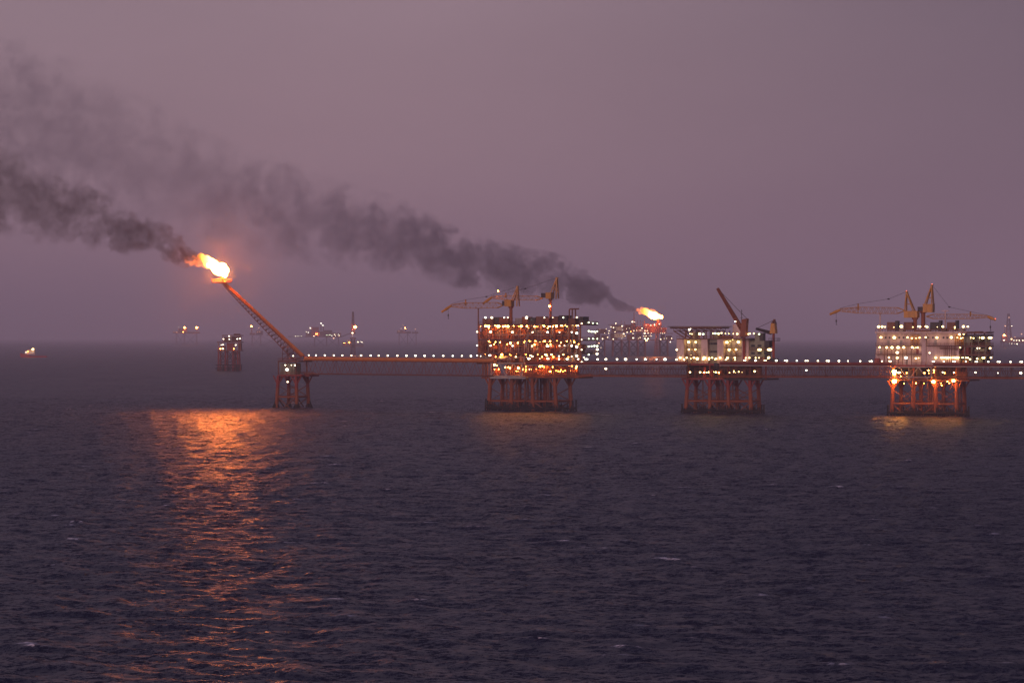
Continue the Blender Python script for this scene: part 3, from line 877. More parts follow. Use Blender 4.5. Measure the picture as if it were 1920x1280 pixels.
    lamps(t, [(135,730),(205,733),(570,733,'s'),(735,737,'s'),(747,735,'s'),(838,738),(915,738,'s'),(930,738,'s'),(1022,738),(137,643)], g, sc, -2.5, 'white', 'post')
    lamps(t, [(255,842),(345,843),(380,844,'sodium','s'),(402,844,'s'),(425,842,'b'),(467,838,'s'),(487,843),(512,846,'s','sodium'),(607,846,'s'),(645,840,'s'),(645,830,'t'),(688,838),(720,843,'t'),(830,834,'b'),(660,846,'t')], g, sc, .3, 'yellow', 'hang', 'floodlight')
    lamps(t, [(30,730,'n','w')], g, sc, -4, 'white', 'post')
    return t
LQ = build_quarters()

def crane_stub(label, px, v, ped, house, ring, boom, w, apex, lampat=None, col='orange'):
    """squat crane with a tapered housing and a box boom"""
    t = T('pedestal_crane', label, 'crane', px, v0=v)
    z0 = t.p(px, ped[3], v).z; t.o.location.z = z0; t.z0 = z0
    P = lambda x, y: t.p(x, y, v)
    mb = MB(); a = P(px, ped[3]); b = P(px, ped[2]); mb.tube(a, b, (ped[1]-ped[0])/2*t.m, 12); t.part('pedestal', mb, 'red')
    mb = MB(); a = P(ring[0], ring[2]); b = P(ring[1], ring[2])
    mb.box((a.x,-2,a.z-.25),(b.x,2,a.z)); mb.rail([(a.x,-2,a.z),(b.x,-2,a.z),(b.x,2,a.z)],1.1,1.2,.05); t.part('service_platform', mb, 'black')
    mb = MB(); q = [P(*h) for h in house]; mb.prism([(p.x,p.z) for p in q], -1.5, 1.5); t.part('machinery_house', mb, col)
    mb = MB(); A = P(*apex); k = P(*house[0]); k2 = P(*house[1])
    for s in (-1.2,1.2): mb.tube((k.x,s,k.z-.3),(A.x,s*.3,A.z),.28,6); mb.tube((k2.x,s,k2.z-.3),(A.x,s*.3,A.z),.28,6)
    mb.box((A.x-.4,-.6,A.z-.2),(A.x+.4,.6,A.z+.3)); t.part('a_frame', mb, 'brown' if col == 'yellow' else 'orange')
    B0 = P(*boom[0]); B1 = P(*boom[1]); d = (B1-B0).normalized(); up = Vector((0,-1,0)).cross(d); up = up if up.z > 0 else -up
    mb = MB(); box_truss(mb, B0, B1, w, w, 16, .2, .14, up, taper=.55)
    mb.tube(B0, B1, w*.24, 6, w*.16)
    t.part('lattice_boom', mb, col if col != 'yellow' else 'black')
    mb = MB()
    for s in (-.3,.3): mb.tube(A+Vector((0,s,0)), B1+Vector((0,s,0)), .05, 4)
    t.part('pendant_cable', mb, 'black')
    if lampat: lamp(t, lampat[0], lampat[1], 'n', 'white', 'hang', v-1.8)
    return t
crane_stub('orange crane on the living quarters platform, boom raised steeply', 1395, -.8,
           (1392,1397.5,632,678), [(1393,598.5),(1402,598),(1399.5,631),(1389,631)], (1389,1409,637), ((1394,622),(1345.5,541)), 1.5, (1401,598), (1378.7,602.5))
crane_stub('small yellow crane at the right end of the living quarters platform, short boom lowered', 1450.5, 3,
           (1448.3,1453,624,678), [(1447.5,606),(1454,606),(1456,625),(1445,625)], (1444,1460,638), ((1446,624),(1418,616)), 1.2, (1452,599.5), None, 'yellow')
def mast(label, px, v, y0, y1, r=.08):
    t = T('radio_mast', label, 'mast', px, v0=v); z0 = t.p(px,y1,v).z; t.o.location.z = z0; t.z0 = z0
    mb = MB(); a = t.p(px,y1,v); b = t.p(px,y0,v); mb.tube(a,b,r*1.6,6,r)
    t.part('pole', mb, 'black'); mb = MB()
    for k in (.45,.7,.88):
        c = a.lerp(b,k); mb.beam(c-Vector((.9*(1-k)+.3,0,0)), c+Vector((.9*(1-k)+.3,0,0)), r)
    t.part('crossbar', mb, 'black')
mast('thin radio mast behind the orange crane of the living quarters platform', 1390.6, 6, 580, 608, .1)

# ================================================================== WHITE TWO-CRANE PLATFORM
def build_right():
    t = T('oil_platform', 'white cladded platform with two yellow cranes back to back, at the far right', 'oil platform', 1740)
    Y = t.m*F; z = lambda py: zpy(py, Y)
    zc, z1, z2, z3, z4 = z(711), z(684), z(663.5), z(647), z(625)
    jacket(t, [(1675,1671,0),(1713,1712,0),(1754.5,1755,0),(1793,1795,0),(1690,1688,14),(1727,1727,14),(1769,1770,14),(1807,1810,14)],
           zc-.6, [z(757), z(761)-5.5], z(731), z(738), .85, [(1741,9,.4,zc),(1745,11,.45,zc),(1749,8,.4,zc),(1770,10,.4,zc),(1801,12,.4,zc)],
           (1665,1816,z(760)), mats=('orange','orange'), back=14)
    deck(t, 1667, 1818, -1.5, 15, zc, mat='brown'); deck(t, 1640, 1850, -2, 12, z1, mat='red', th=1.0)
    for px in (1675,1713,1754,1793,1812):
        for v in (-.8,14):
            mb = MB(); q = t.w(px,0,v); mb.tube((q.x,v,zc),(q.x,v,z1-.4),.4,8); t.part('column', mb, 'orange')
    clutter(t, t.w(1674,0,3).x, t.w(1812,0,3).x, 2.5, 6, zc+.02, z1-1.1, 14, 177, ['orange','brown','black','deck'])
    wall_box(t, 1672, 1812, 10.8, 11.8, zc+.05, z1-1.1, 'black', 'shade_backing')  # added panel, closes the cellar deck off as dark shade would
    rnd = random.Random(5)
    for k in range(9):   # pipes hanging below the cellar deck
        px = rnd.uniform(1675,1800); mb = MB(); q = t.w(px,0,rnd.uniform(0,4))
        mb.path([(q.x,q.y,zc-.5),(q.x-.8,q.y,zc-2.2),(q.x-1.6,q.y,zc-4.5)],.22,6); t.part('drain_pipe', mb, 'orange')
    # cladding: three storeys on the left, tall white module in the middle
    wall_box(t, 1642, 1727, 1.2, 13, z1+.03, z2-.35, 'white'); wall_box(t, 1643, 1727, 1.2, 13, z2+.03, z3-.35, 'white')
    wall_box(t, 1644, 1800, 1.0, 13, z3+.03, z4-.02, 'white')
    wall_box(t, 1736.3, 1798, .3, 13, z1+.03, z3-.35, 'white')
    wall_box(t, 1727.2, 1736, -.6, 13, z1+.03, z4-.04, 'white', 'stair_tower')
    for zz,x0,x1,v0 in ((z2,1641,1727,-1.8),(z3,1641.5,1726.8,-1.8),(z3,1736.4,1812,-1.5)):
        mb = MB(); A = t.w(x0,0,v0); B = t.w(x1,0,v0); mb.box((A.x,v0,zz-.34),(B.x,1.1,zz)); mb.rail([(A.x,v0+.06,zz),(B.x,v0+.06,zz)],1.1,1.5,.05)
        t.part('gallery', mb, 'brown')
    A = t.w(1641,0,-1); B = t.w(1812,0,-1); mb = MB(); mb.box((A.x,-1.2,z4),(B.x,13.5,z4+.85)); t.part('roof_slab', mb, 'white')
    rb = MB(); rb.rail([(A.x+.1,-1.1,z4+.86),(B.x,-1.1,z4+.86)],1.1,1.5,.05); t.part('railing', rb, 'orange')
    for px in (1660.5,1668,1686,1694,1740.5,1749,1769,1776,1781,1795):
        mb = MB(); q = t.w(px,0,.9); mb.box((q.x-.38,.93,z(634.5)),(q.x+.38,.997,z(631))); t.part('window', mb, 'window')
    for px, zz, m_ in ((1666,z3,'grey'),(1690,z3,'grey'),(1754,z3,'grey'),(1652,z2,'grey'),(1720,z2,'red'),(1672,z1,'grey'),(1700,z1,'grey'),(1650,z1,'red')):
        mb = MB(); q = t.w(px,0,1.0); vv = .93 if zz == z3 else 1.1; mb.box((q.x-.55,vv,zz+.1),(q.x+.55,vv+.067,zz+2.2)); t.part('door', mb, m_)
    mb = MB(); q = t.w(1640,0,-1); q2 = t.w(1648,0,-1); mb.box((q.x,-1.4,z1+.03),(q2.x,.9,z(671.5))); t.part('fire_cabinet', mb, 'red')
    mb = MB()
    for px in (1658,1664,1671,1678,1684,1692,1700,1709): 
        q = t.w(px,0,.6); mb.tube((q.x,.6,z1+.05),(q.x,.6,z3-.4),.13,5)
    t.part('pipework', mb, 'brown')
    mb = MB()
    for px in (1770,1773,1776,1780,1784,1789,1792): q = t.w(px,0,-.2); mb.tube((q.x,-.2,z1+.05),(q.x,-.2,z3-.4),.12,5)
    for k in range(3):
        A_ = t.w(1762,0,-.1); B_ = t.w(1796,0,-.1); mb.tube((A_.x,-.1,z3-.9-k*.35),(B_.x,-.1,z3-1.3-k*.35),.11,5)
    t.part('pipework', mb, 'brown')
    mb = MB()
    for px in (1708,1711,1714,1717,1720,1723):
        q = t.w(px,0,.5); mb.tube((q.x,.5,z3+.05),(q.x,.5,z4-.5),.2,6)
    for px in (1791,1794.5,1798,1802,1806): q = t.w(px,0,.4); mb.tube((q.x,.4,z3+.05),(q.x,.4,z4-.5),.25,6)
    t.part('pipework', mb, 'yellow')
    # open process decks on the right
    for zz in (z3,z2): deck(t, 1801, 1849, -1.5, 11, zz, mat='brown')
    deck(t, 1803, 1849, -1.5, 11, z(627), mat='black')
    for px in (1809,1822,1835,1848):
        for v in (-.9,10): 
            mb = MB(); q = t.w(px,0,v); mb.tube((q.x,v,z1),(q.x,v,z(627)-.3),.32,7); t.part('column', mb, 'green')
    for i,(lo,hi) in enumerate(((z1,z2),(z2,z3),(z3,z(627)))):
        clutter(t, t.w(1803,0,3).x, t.w(1848,0,3).x, 1.5, 4, lo+.02, hi-.8, 7, 300+i, ['green','brown','black','yellow'])
        clutter(t, t.w(1803,0,8).x, t.w(1850,0,7).x, 6, 7.5, lo+.02, hi-.8, 7, 320+i, ['green','brown','black'])
        wall_box(t, 1807, 1856, 9.3, 10.3, lo+.05, hi-.8, 'green' if i == 2 else 'black', 'shade_backing')  # added backing behind the equipment, in place of deep shade
    wall_box(t, 1809, 1819, .2, 6, z3+.03, z(627)-.75, 'green', 'equipment_module'); wall_box(t, 1806, 1816, 0, 6, z2+.03, z3-.8, 'red', 'equipment_module')
    mb = MB(); A = t.w(1822,0,4); B = t.w(1853,0,4); C = t.w(1859,0,4)
    mb.box((A.x,-2,z(624.6)),(B.x,9,z(623.4))); mb.prism([(B.x,z(624.6)),(B.x,z(623.4)),(C.x,z(622)),(C.x,z(622.8))],-2,9)
    for px in (1828,1846): q = t.w(px,0,4); mb.tube((q.x,4,z(627)),(q.x,4,z(624)),.3,6)
    mb.box((t.w(1829,0,4).x,3,z(623.4)),(t.w(1838,0,4).x,9,z(621)))
    t.part('cantilever_deck', mb, 'brown')
    # roof boxes with dark stacks
    for x0,x1,sx0,sx1,py,sp,mat in ((1663,1678,1678.2,1684,603.5,601,'brown'),(1694.5,1711,1711,1711,603.5,603.5,'brown'),(1744,1760,1760.2,1764.5,604,600.5,'black'),(1775.5,1791,1791.2,1795.5,604,600.5,'brown')):
        mb = MB(); A = t.w(x0,0,3); B = t.w(x1,0,3); mb.box((A.x,3,z4+1.6),(B.x,9,z(py)))
        for x in np.linspace(A.x+.2,B.x-.2,6):
            mb.box((x-.08,2.9,z4+1.7),(x+.08,2.996,z(py)-.1)); mb.box((x-.12,3.2,z4+.86),(x+.12,3.5,z4+1.6))
        o = t.part('generator_module', mb, mat)
        if sx1 > sx0:
            mb = MB(); A = t.w(sx0,0,3); B = t.w(sx1,0,3); mb.box((A.x+.01,3,z4+1.0),(B.x,5.5,z(sp))); t.part('exhaust_stack', mb, 'black', parent=o)
    for x0,x1,py,m_ in ((1686,1693,617,'grey'),(1713,1742,618,'brown'),(1766,1774,615,'black'),(1797,1806,616,'grey')):
        mb = MB(); A = t.w(x0,0,4); B = t.w(x1,0,4); mb.box((A.x,4,z4+.87),(B.x,8,z(py))); t.part('roof_module', mb, m_)
    for px,y0,yt,tt in ((1650.3,588.5,590,.5),(1772.5,583,585,1.6)):
        mb = MB(); q = t.w(px,0,6); mb.tube((q.x,6,z4+.86),(q.x,6,z(y0)),.32,8); mb.box((q.x-tt,5.6,z(y0)-.05),(q.x+tt,6.4,z(y0)+.35)); t.part('boom_rest', mb, 'white')
    # bridge landing frame
    va = -5.6; fr = MB(); A = t.p(1671,688,va); B = t.p(1746,688,va); A2 = t.p(1671,707,va); B2 = t.p(1746,707,va)
    for P,Q in ((A,B),(A2,B2),(A,A2),(B,B2)): fr.tube(P,Q,.28,6)
    for xa_,xb_ in ((1686,1704),(1722,1704),(1722,1738)): fr.tube(t.p(xa_,688,va), t.p(xb_,711,va) if xb_ == 1704 else t.p(1740,711,va), .22, 6)
    fr.tube(t.p(1704,688,va),t.p(1704,711,va),.18,6)
    for P in (A,B,A2,B2): fr.tube(P,(P.x,-1.9,P.z),.22,6)
    t.part('bridge_landing', fr, 'grey')
    g = (1550,520); sc = 4.57
    lamps(t, [(445,422,'b'),(475,422,'b'),(500,424,'s'),(575,426,'s'),(640,420,'b'),(738,425,'s'),(785,420,'b'),(800,422),(850,420,'b'),(862,424),(995,421,'b'),(1098,425,'s'),(1098,436,'t'),(1172,421,'b'),(1210,421,'b'),(948,424,'t')], g, sc, -1.5, 'yellow', 'post')
    lamps(t, [(465,513,'b'),(580,515,'b'),(693,514,'b'),(848,513,'b'),(945,515,'b'),(1068,514,'b'),(455,598,'b'),(515,600,'b'),(560,600,'b'),(612,600,'b'),(660,599,'b'),(733,598,'b'),(533,686,'b'),(605,688,'b'),(935,687,'b')], g, sc, -.3, 'yellow', 'wall', 'wall_lamp')
    lamps(t, [(680,688,'b')], g, sc, -.3, 'white', 'wall', 'wall_lamp')
    lamps(t, [(730,520,'s'),(765,520,'s'),(795,516),(765,602,'s'),(780,600,'s'),(745,605,'s'),(765,693),(788,690,'s'),(1120,515,'s'),(1150,520,'s'),(1165,517,'s')], g, sc, -.2, 'yellow', 'hang', 'deck_lamp')
    lamps(t, [(1138,488),(1173,489),(1240,516),(1258,520,'s'),(1305,517,'b'),(1338,518,'b'),(1400,517,'b','w'),(1130,604,'s'),(1145,600),(1300,606,'w','white'),(1365,607,'t','sodium'),(1400,606),(1295,695,'w'),(1345,688,'b','w'),(1408,687,'b'),(1210,688),(1228,700)], g, sc, .5, 'yellow', 'hang', 'deck_lamp')
    lamps(t, [(x,687,'n','w') for x in (985,1008,1032,1055,1080,1105,1128,1165,1190)], g, sc, -.4, 'yellow', 'hang', 'strip_light')
    lamps(t, [(605,643,'b','warm'),(882,646,'b','warm',-4.5),(580,806,'x','flood'),(580,828,'b'),(620,815,'w','yellow'),(685,818,'s'),(838,818,'n'),(872,797,'s'),(918,795,'n','yellow'),(916,815,'s'),(580,890,'x','flood'),(915,893,'x','flood'),(1087,885,'x','flood'),(1090,815,'s'),(1010,818,'t'),(635,845,'t'),(875,820,'t')], g, sc, -2.4, 'sodium', 'wall', 'floodlight')
    lamps(t, [(600,905,'t'),(665,907,'t'),(765,905,'t'),(832,907,'t'),(980,905,'t'),(985,925,'s'),(1035,890,'t'),(1050,905,'t'),(700,890,'t')], g, sc, 2, 'sodium', 'hang', 'floodlight')
    return t
RP = build_right()
crane('yellow crane facing left on the white platform, long boom with hook over the sea', 1715.5, 5,
      (1712,1719.5,595,616), (1697,1722,583.5,595.5), None, (1700,546.5), [(1698,583),(1714,583)],
      (1697,582.3), (1575,581), (1557.5,588.5), None, (1568,601.5), n=30, h0=2.7, beacon=[(1699.7,545,'red','t'),(1708.7,583.8,'yellow','s')], pend=(1666,560.5))
crane('yellow crane facing right on the white platform, its boom drooping over the right end', 1731, 9,
      (1727,1735,583,616), (1732.5,1750.5,570.5,585.5), (1722,1733,575,583), (1747.5,534), [(1735,571.5),(1749,571)],
      (1737,593.3), (1852,593.3), (1865.5,599), None, (1857,613), n=26, h0=2.0, beacon=[(1747.5,532.5,'red','t'),(1866.3,597.5,'red','t')], pend=(1780,575.5))

# ================================================================== STRUCTURES FARTHER OUT
def flat_box(t, x0, x1, y0, y1, v0, v1, mat, name, parent=None, ribs=0):
    """box between pixel columns/rows at the structure's own distance"""
    mb = MB(); a = t.p(x0,y1); b = t.p(x1,y0)
    mb.box((a.x,v0,a.z),(b.x,v1,b.z))
    for i in range(ribs):
        x = a.x+(b.x-a.x)*(i+.5)/ribs; mb.box((x-.15,v0-.3,a.z+.2),(x+.15,v0-.004,b.z-.2))
    return t.part(name, mb, mat, parent=parent)

def far_legs(t, tops, y0, r, v1, mats, brace=2):
    ls = []
    for (xt, xb) in tops:
        for v in (0, v1):
            mb = MB(); a = t.p(xt,y0); b = t.p(xb,y0); a.y = b.y = v; b.z = -3
            mb.tube(a,b,r,7); t.part('leg', mb, mats[0]); ls.append((a,b))
    for v in (0,1):
        mb = MB(); g = ls[v::2]
        for l1,l2 in zip(g,g[1:]):
            for k in range(brace):
                k0,k1 = k/brace,(k+1)/brace
                mb.tube(l1[0].lerp(l1[1],k0), l2[0].lerp(l2[1],k1), r*.45,5); mb.tube(l2[0].lerp(l2[1],k0), l1[0].lerp(l1[1],k1), r*.45,5)
                mb.tube(l1[0].lerp(l1[1],k1), l2[0].lerp(l2[1],k1), r*.45,5)
        t.part('bracing', mb, mats[1])

def build_wellhead():
    t = T('wellhead_platform', 'small square wellhead platform standing alone left of the flare boom', 'oil platform', 430, Y=2737)
    far_legs(t, [(410,409),(423,422),(437,437),(445,447)], 657, .8, 20, ('red','dark'), 2)
    mb = MB(); rnd = random.Random(3)
    for k in range(30):
        a = t.p(405+45*rnd.random(), 684+rnd.random()*4); a.y = rnd.choice((-1.5,21.5)); mb.tube(a,(a.x+rnd.uniform(-.5,.5),a.y,-3),.35,5)
    for z_ in (2.5,6):
        for v in (-1.5,21.5): a = t.p(404,690); b = t.p(450,690); mb.beam((a.x,v,z_),(b.x,v,z_),.6)
    t.part('boat_landing', mb, 'dark')
    flat_box(t, 407.5,453,656.5,658,-2,22,'deck','deck'); flat_box(t, 407,452.5,640.5,642.3,-2,22,'deck','deck'); flat_box(t, 416.5,453,628,629.5,-1,20,'brown','deck')
    flat_box(t, 424,437,643,656.4,6,14,'red','equipment_module',ribs=5); flat_box(t, 446,451,643,656.4,3,16,'deck','equipment_module',ribs=2); flat_box(t, 412,421,648,656.4,5,12,'brown','equipment_module',ribs=3)
    flat_box(t, 419,430,631.5,640.3,5,14,'brown','equipment_module',ribs=4); flat_box(t, 433,450,630.5,640.3,6,16,'deck','equipment_module',ribs=5)
    flat_box(t, 437.5,448.5,625.5,627.9,4,12,'deck','roof_module',ribs=3)
    for px in (409.5,437,447,451):
        flat_box(t, px-.5,px+.5,642.4,656.4,-.8,.2,'orange','column')
    for px in (418,433,451): flat_box(t, px-.4,px+.4,629.6,640.4,-.6,.3,'orange','column')
    lamps(t, [(429.5,630),(419,635.4),(430,635.8),(444.9,635.2),(450,634.8),(415,646.5),(418,646),(442,646.6),(417.7,653.6),(413.3,653.8,'t','sodium'),(438.7,653.8,'t','sodium')], (0,0), 1, -3, 'white', 'hang', rpx=1.5)
    return t
build_wellhead()

def build_far_complex():
    t = T('oil_platform', 'hazy distant platform complex with its own flame, right of the largest platform', 'oil platform', 1190, Y=4792)
    far_legs(t, [(1150,1149),(1166,1166),(1180,1180),(1196,1197),(1210,1210)], 638, 1.1, 40, ('brown','dark'), 2)
    far_legs(t, [(1120,1119),(1134,1134)], 636, .9, 30, ('brown','dark'), 2)
    far_legs(t, [(1238,1238),(1252,1253)], 638, .9, 30, ('brown','dark'), 2)
    for x0,x1,y0,y1 in ((1113,1142,635.5,637),(1142,1264,636.5,638),(1140,1216,622,623.2),(1206,1262,624.5,625.5),(1113,1142,624.5,625.5),(1142,1168,608,609)):
        flat_box(t, x0,x1,y0,y1,-1,42,'deck','deck')
    for x0,x1,y0,y1,v,m_ in ((1115,1126,626,635.4,6,'brown'),(1128,1140,628,635.4,8,'brown'),(1119,1138,616.5,624.4,8,'brown'),(1145,1158,624,636.4,5,'brown'),(1152,1172,625,633,-.5,'cream'),(1147,1166,610,621.8,4,'brown'),(1155,1166,613,620,-.3,'cream'),
        (1168,1176,612,621.8,6,'brown'),(1172,1184,608.5,621.8,14,'brown'),(1184,1192,606,621.8,10,'brown'),(1192,1204,612,621.8,8,'brown'),(1176,1190,626,636.4,6,'brown'),(1192,1204,624,636.4,9,'brown'),(1207,1216,606.5,622,4,'brown'),(1208,1219,627,636.4,3,'brown'),(1217,1229,608,624.2,9,'brown'),
        (1230,1241,606,624.2,12,'brown'),(1242,1250,614,624.2,7,'brown'),(1240,1247,627,636.4,5,'brown'),(1250,1260,629,636.4,9,'brown')):
        flat_box(t, x0,x1,y0,y1,v,v+12,m_,'process_module',ribs=5)
    rnd = random.Random(9); mb = MB()
    for k in range(26):
        px = rnd.uniform(1143,1250); y = rnd.uniform(600,614) if 1160 < px < 1245 else rnd.uniform(610,620); a = t.p(px,y); mb.tube((a.x,rnd.uniform(0,20),a.z),(a.x,10,t.p(px,624).z),.35,5)
    t.part('vent_pipe', mb, 'brown')
    mb = MB(); a = t.p(1189,586); b = t.p(1189,612); box_truss(mb, (b.x,5,b.z),(a.x,5,a.z),2.4,2.4,9,.25,.15,Vector((1,0,0)),Vector((0,1,0)),.3); t.part('mast', mb, 'brown')
    # flare tower
    mb = MB(); a = t.p(1233.5,600); b = t.p(1229,658); b.z = -3
    box_truss(mb, (b.x,-6,b.z),(a.x,-6,a.z),7,7,12,.55,.3,Vector((1,0,0)),Vector((0,1,0)),.4); mb.tube((b.x,-6,b.z),(a.x,-6,a.z+2),.8,8)
    t.part('flare_tower', mb, 'orange')
    E = [(265,610,'s','dim'),(390,603,'s'),(360,687,'s'),(440,687,'s'),(450,640),(485,562),(535,578,'b'),(583,492),(710,545),(567,660,'s'),(740,700,'b'),(810,670),(915,460,'b'),(960,465,'s'),(945,637),(1000,632),(1055,632,'t'),(1085,632,'t'),(927,697),(1108,587),(1160,688,'b'),(1165,637,'s'),(1210,640),(1228,683),(1295,685,'s'),(1190,530,'s'),(1282,530),(1355,512,'s'),(1360,530,'s'),(1450,503),(1490,595,'t'),(1480,685,'s'),(1520,690,'t'),(1560,685,'t'),(1145,745,'s'),(1187,745,'s'),(1245,742,'t'),(1275,742,'t'),(1165,800,'n','green'),(1228,800,'n','green'),(1195,833,'b','yellow'),(930,783),(1068,775),(1035,795,'s'),(705,790,'s'),(533,807),(318,800),(420,770,'s'),(157,803,'s'),(205,797,'t'),(178,687,'s'),(1480,810),(1550,797,'t'),(1600,793,'s'),(1700,790,'s'),(1675,862,'b'),(245,885,'n','dim'),(285,975,'t'),(770,740,'s'),(720,620,'t'),(860,590,'t'),(1300,745,'t'),(800,600,'t'),(880,655,'t','sodium')]
    lamps(t, E, (1100,560), 10.667, -7, 'warm', 'hang', rpx=1.15)
    return t
build_far_complex()

def build_rig():
    t = T('drilling_rig', 'distant drilling rig with a tall tapering derrick and orange lights at the right edge', 'drilling rig', 1893, Y=9000)
    far_legs(t, [(1882,1882),(1896,1896),(1912,1912)], 643, 1.6, 50, ('brown','dark'), 1)
    flat_box(t, 1880,1921,638.5,643,0,50,'brown','hull',ribs=6); flat_box(t, 1898,1921,632,638.4,4,30,'deck','deckhouse',ribs=5); flat_box(t, 1880,1890,630,638.4,6,30,'brown','deckhouse',ribs=3)
    mb = MB(); b = t.p(1892.5,638); a = t.p(1892.5,588); box_truss(mb, (b.x,15,b.z),(a.x,15,a.z),20,20,12,1.0,.6,Vector((1,0,0)),Vector((0,1,0)),.25); t.part('derrick', mb, 'brown')
    for px,y0 in ((1885,609),(1897,609)):
        mb = MB(); a = t.p(px,y0); b = t.p(px,638); mb.tube((b.x,12,b.z),(a.x,12,a.z),.9,6); t.part('rig_leg', mb, 'brown')
    lamps(t, [(1892,595,'n','dim'),(1885,611,'n','dim'),(1897,611,'s','white'),(1883.2,628.6,'x','sodium'),(1882.6,637.4,'b','white'),(1896.6,635.4,'b'),(1903,631.5,'s','dim'),(1901,638,'s','white'),(1906,638,'s','white'),(1911,638,'s','white'),(1918,638,'s','white'),(1893,644,'t','white'),(1897.4,644,'t','white'),(1902,644.5,'t','white'),(1907,644.8,'s','white'),(1915.5,626,'s','dim')], (0,0), 1, -4, 'yellow', 'hang', rpx=1.35)
build_rig()

def far_station(label, px, Y, boxes, legs, lampl, lines=(), masts=(), cat='oil platform', name='oil_platform'):
    t = T(name, label, cat, px, Y=Y)
    ytop = max(b[3] for b in boxes)
    far_legs(t, legs, ytop, .7, 30, ('brown','dark'), 1)
    for i, b in enumerate(boxes): flat_box(t, b[0],b[1],b[2],b[3],3+i*.5,28,b[4],'deck_module',ribs=4)
    for (x0,y0,x1,y1) in lines:
        mb = MB(); a = t.p(x0,y0); b = t.p(x1,y1); box_truss(mb, (a.x,8,a.z),(b.x,8,b.z),3,4,8,.35,.25); t.part('link_bridge', mb, 'deck')
    for (x,y0,y1,w) in masts:
        mb = MB(); a = t.p(x,y0); b = t.p(x,y1); box_truss(mb, (b.x,6,b.z),(a.x,6,a.z),w,w,10,.5,.35,Vector((1,0,0)),Vector((0,1,0)),.35); t.part('mast', mb, 'brown')
    lamps(t, lampl, (0,0), 1, -3, 'white', 'hang', rpx=1.3)
    return t
far_station('far platform with stacked lit modules on the horizon, left of the tall thin mast', 606, 9750,
    [(583,597,613,630,'red'),(597,606,621,630,'brown'),(606,622,619,631,'deck'),(622,639,624,632,'brown'),(573,582,621,630,'brown'),(572,640,630.3,632,'deck')], [(590,589),(612,612),(634,635)],
    [(582,614.8),(602,606),(605.4,609.8),(574,622,'s'),(578,623.4,'s'),(612,628,'t','green'),(615,628,'t','green'),(618.5,627.5,'t','green'),(622,629,'s'),(627.5,627,'s'),(629,629.5,'t'),(634.5,627,'s'),(636,629,'s'),(625.7,633.8,'n','dim'),(592.5,626,'t','sodium'),(594.5,625.7,'t','sodium'),(588.5,630,'t'),(554,630,'t'),(559,630,'t'),(565,630,'t')], lines=((540,631,572,631),(640,631,657,624.5)), masts=((601.5,604,619,3),(606,608,619,3)))
far_station('far flare stack on the horizon with a tall thin mast and one bright orange light', 661.5, 5200, [(657,665,622,626,'brown'),(656,666,633,635,'deck')], [(658.5,657.5),(663.5,664.5)],
    [(665.8,613,'x','sodium'),(661,624,'b'),(661,618,'s','red'),(661,629,'t','dim')], masts=((661.5,584.5,622,6),), name='flare_tower', cat='flare tower')
far_station('faint far platform on the horizon with two orange lights, left of the wellhead platform', 350, 11250, [(324,336,621,625,'brown'),(334,350,616,625,'deck'),(352,374,622,625,'deck')], [(330,330),(345,345),(368,368)],
    [(346.4,614,'b','sodium'),(369,614,'b','sodium'),(335,612.6,'t'),(326,622,'t','dim'),(332,622.5,'t','dim'),(343,622,'t','sodium')], masts=((346.4,614.6,616,2),(369,614.5,622,2)))
far_station('faint far platform on the horizon with one large white light beside the flare boom', 478, 10500, [(468,478,624,628,'brown'),(480,492,620,628,'deck'),(500,530,627,629,'deck')], [(472,472),(488,488),(526,526)],
    [(471.6,611.6,'x','sodium'),(485.4,614.7,'s','dim'),(487,622,'t','dim'),(483,622.4,'t','dim'),(521,623,'t'),(505,628,'t','dim'),(514,628,'t','dim')], masts=((471.6,612,624,4),(485.4,615,620,3)))
far_station('faint far platform on the horizon with one orange light, left of the largest platform', 760, 11250, [(744,756,619,625,'brown'),(756,770,621,625,'deck'),(772,784,622,625,'brown')], [(748,748),(764,764),(780,780)],
    [(759.6,614.7,'b','sodium'),(779,617,'s','dim'),(755.5,609.5,'t','dim'),(752,616,'t','dim'),(748,621,'t','dim')], masts=((759.6,615.5,621,3),(779,617.5,622,2)))

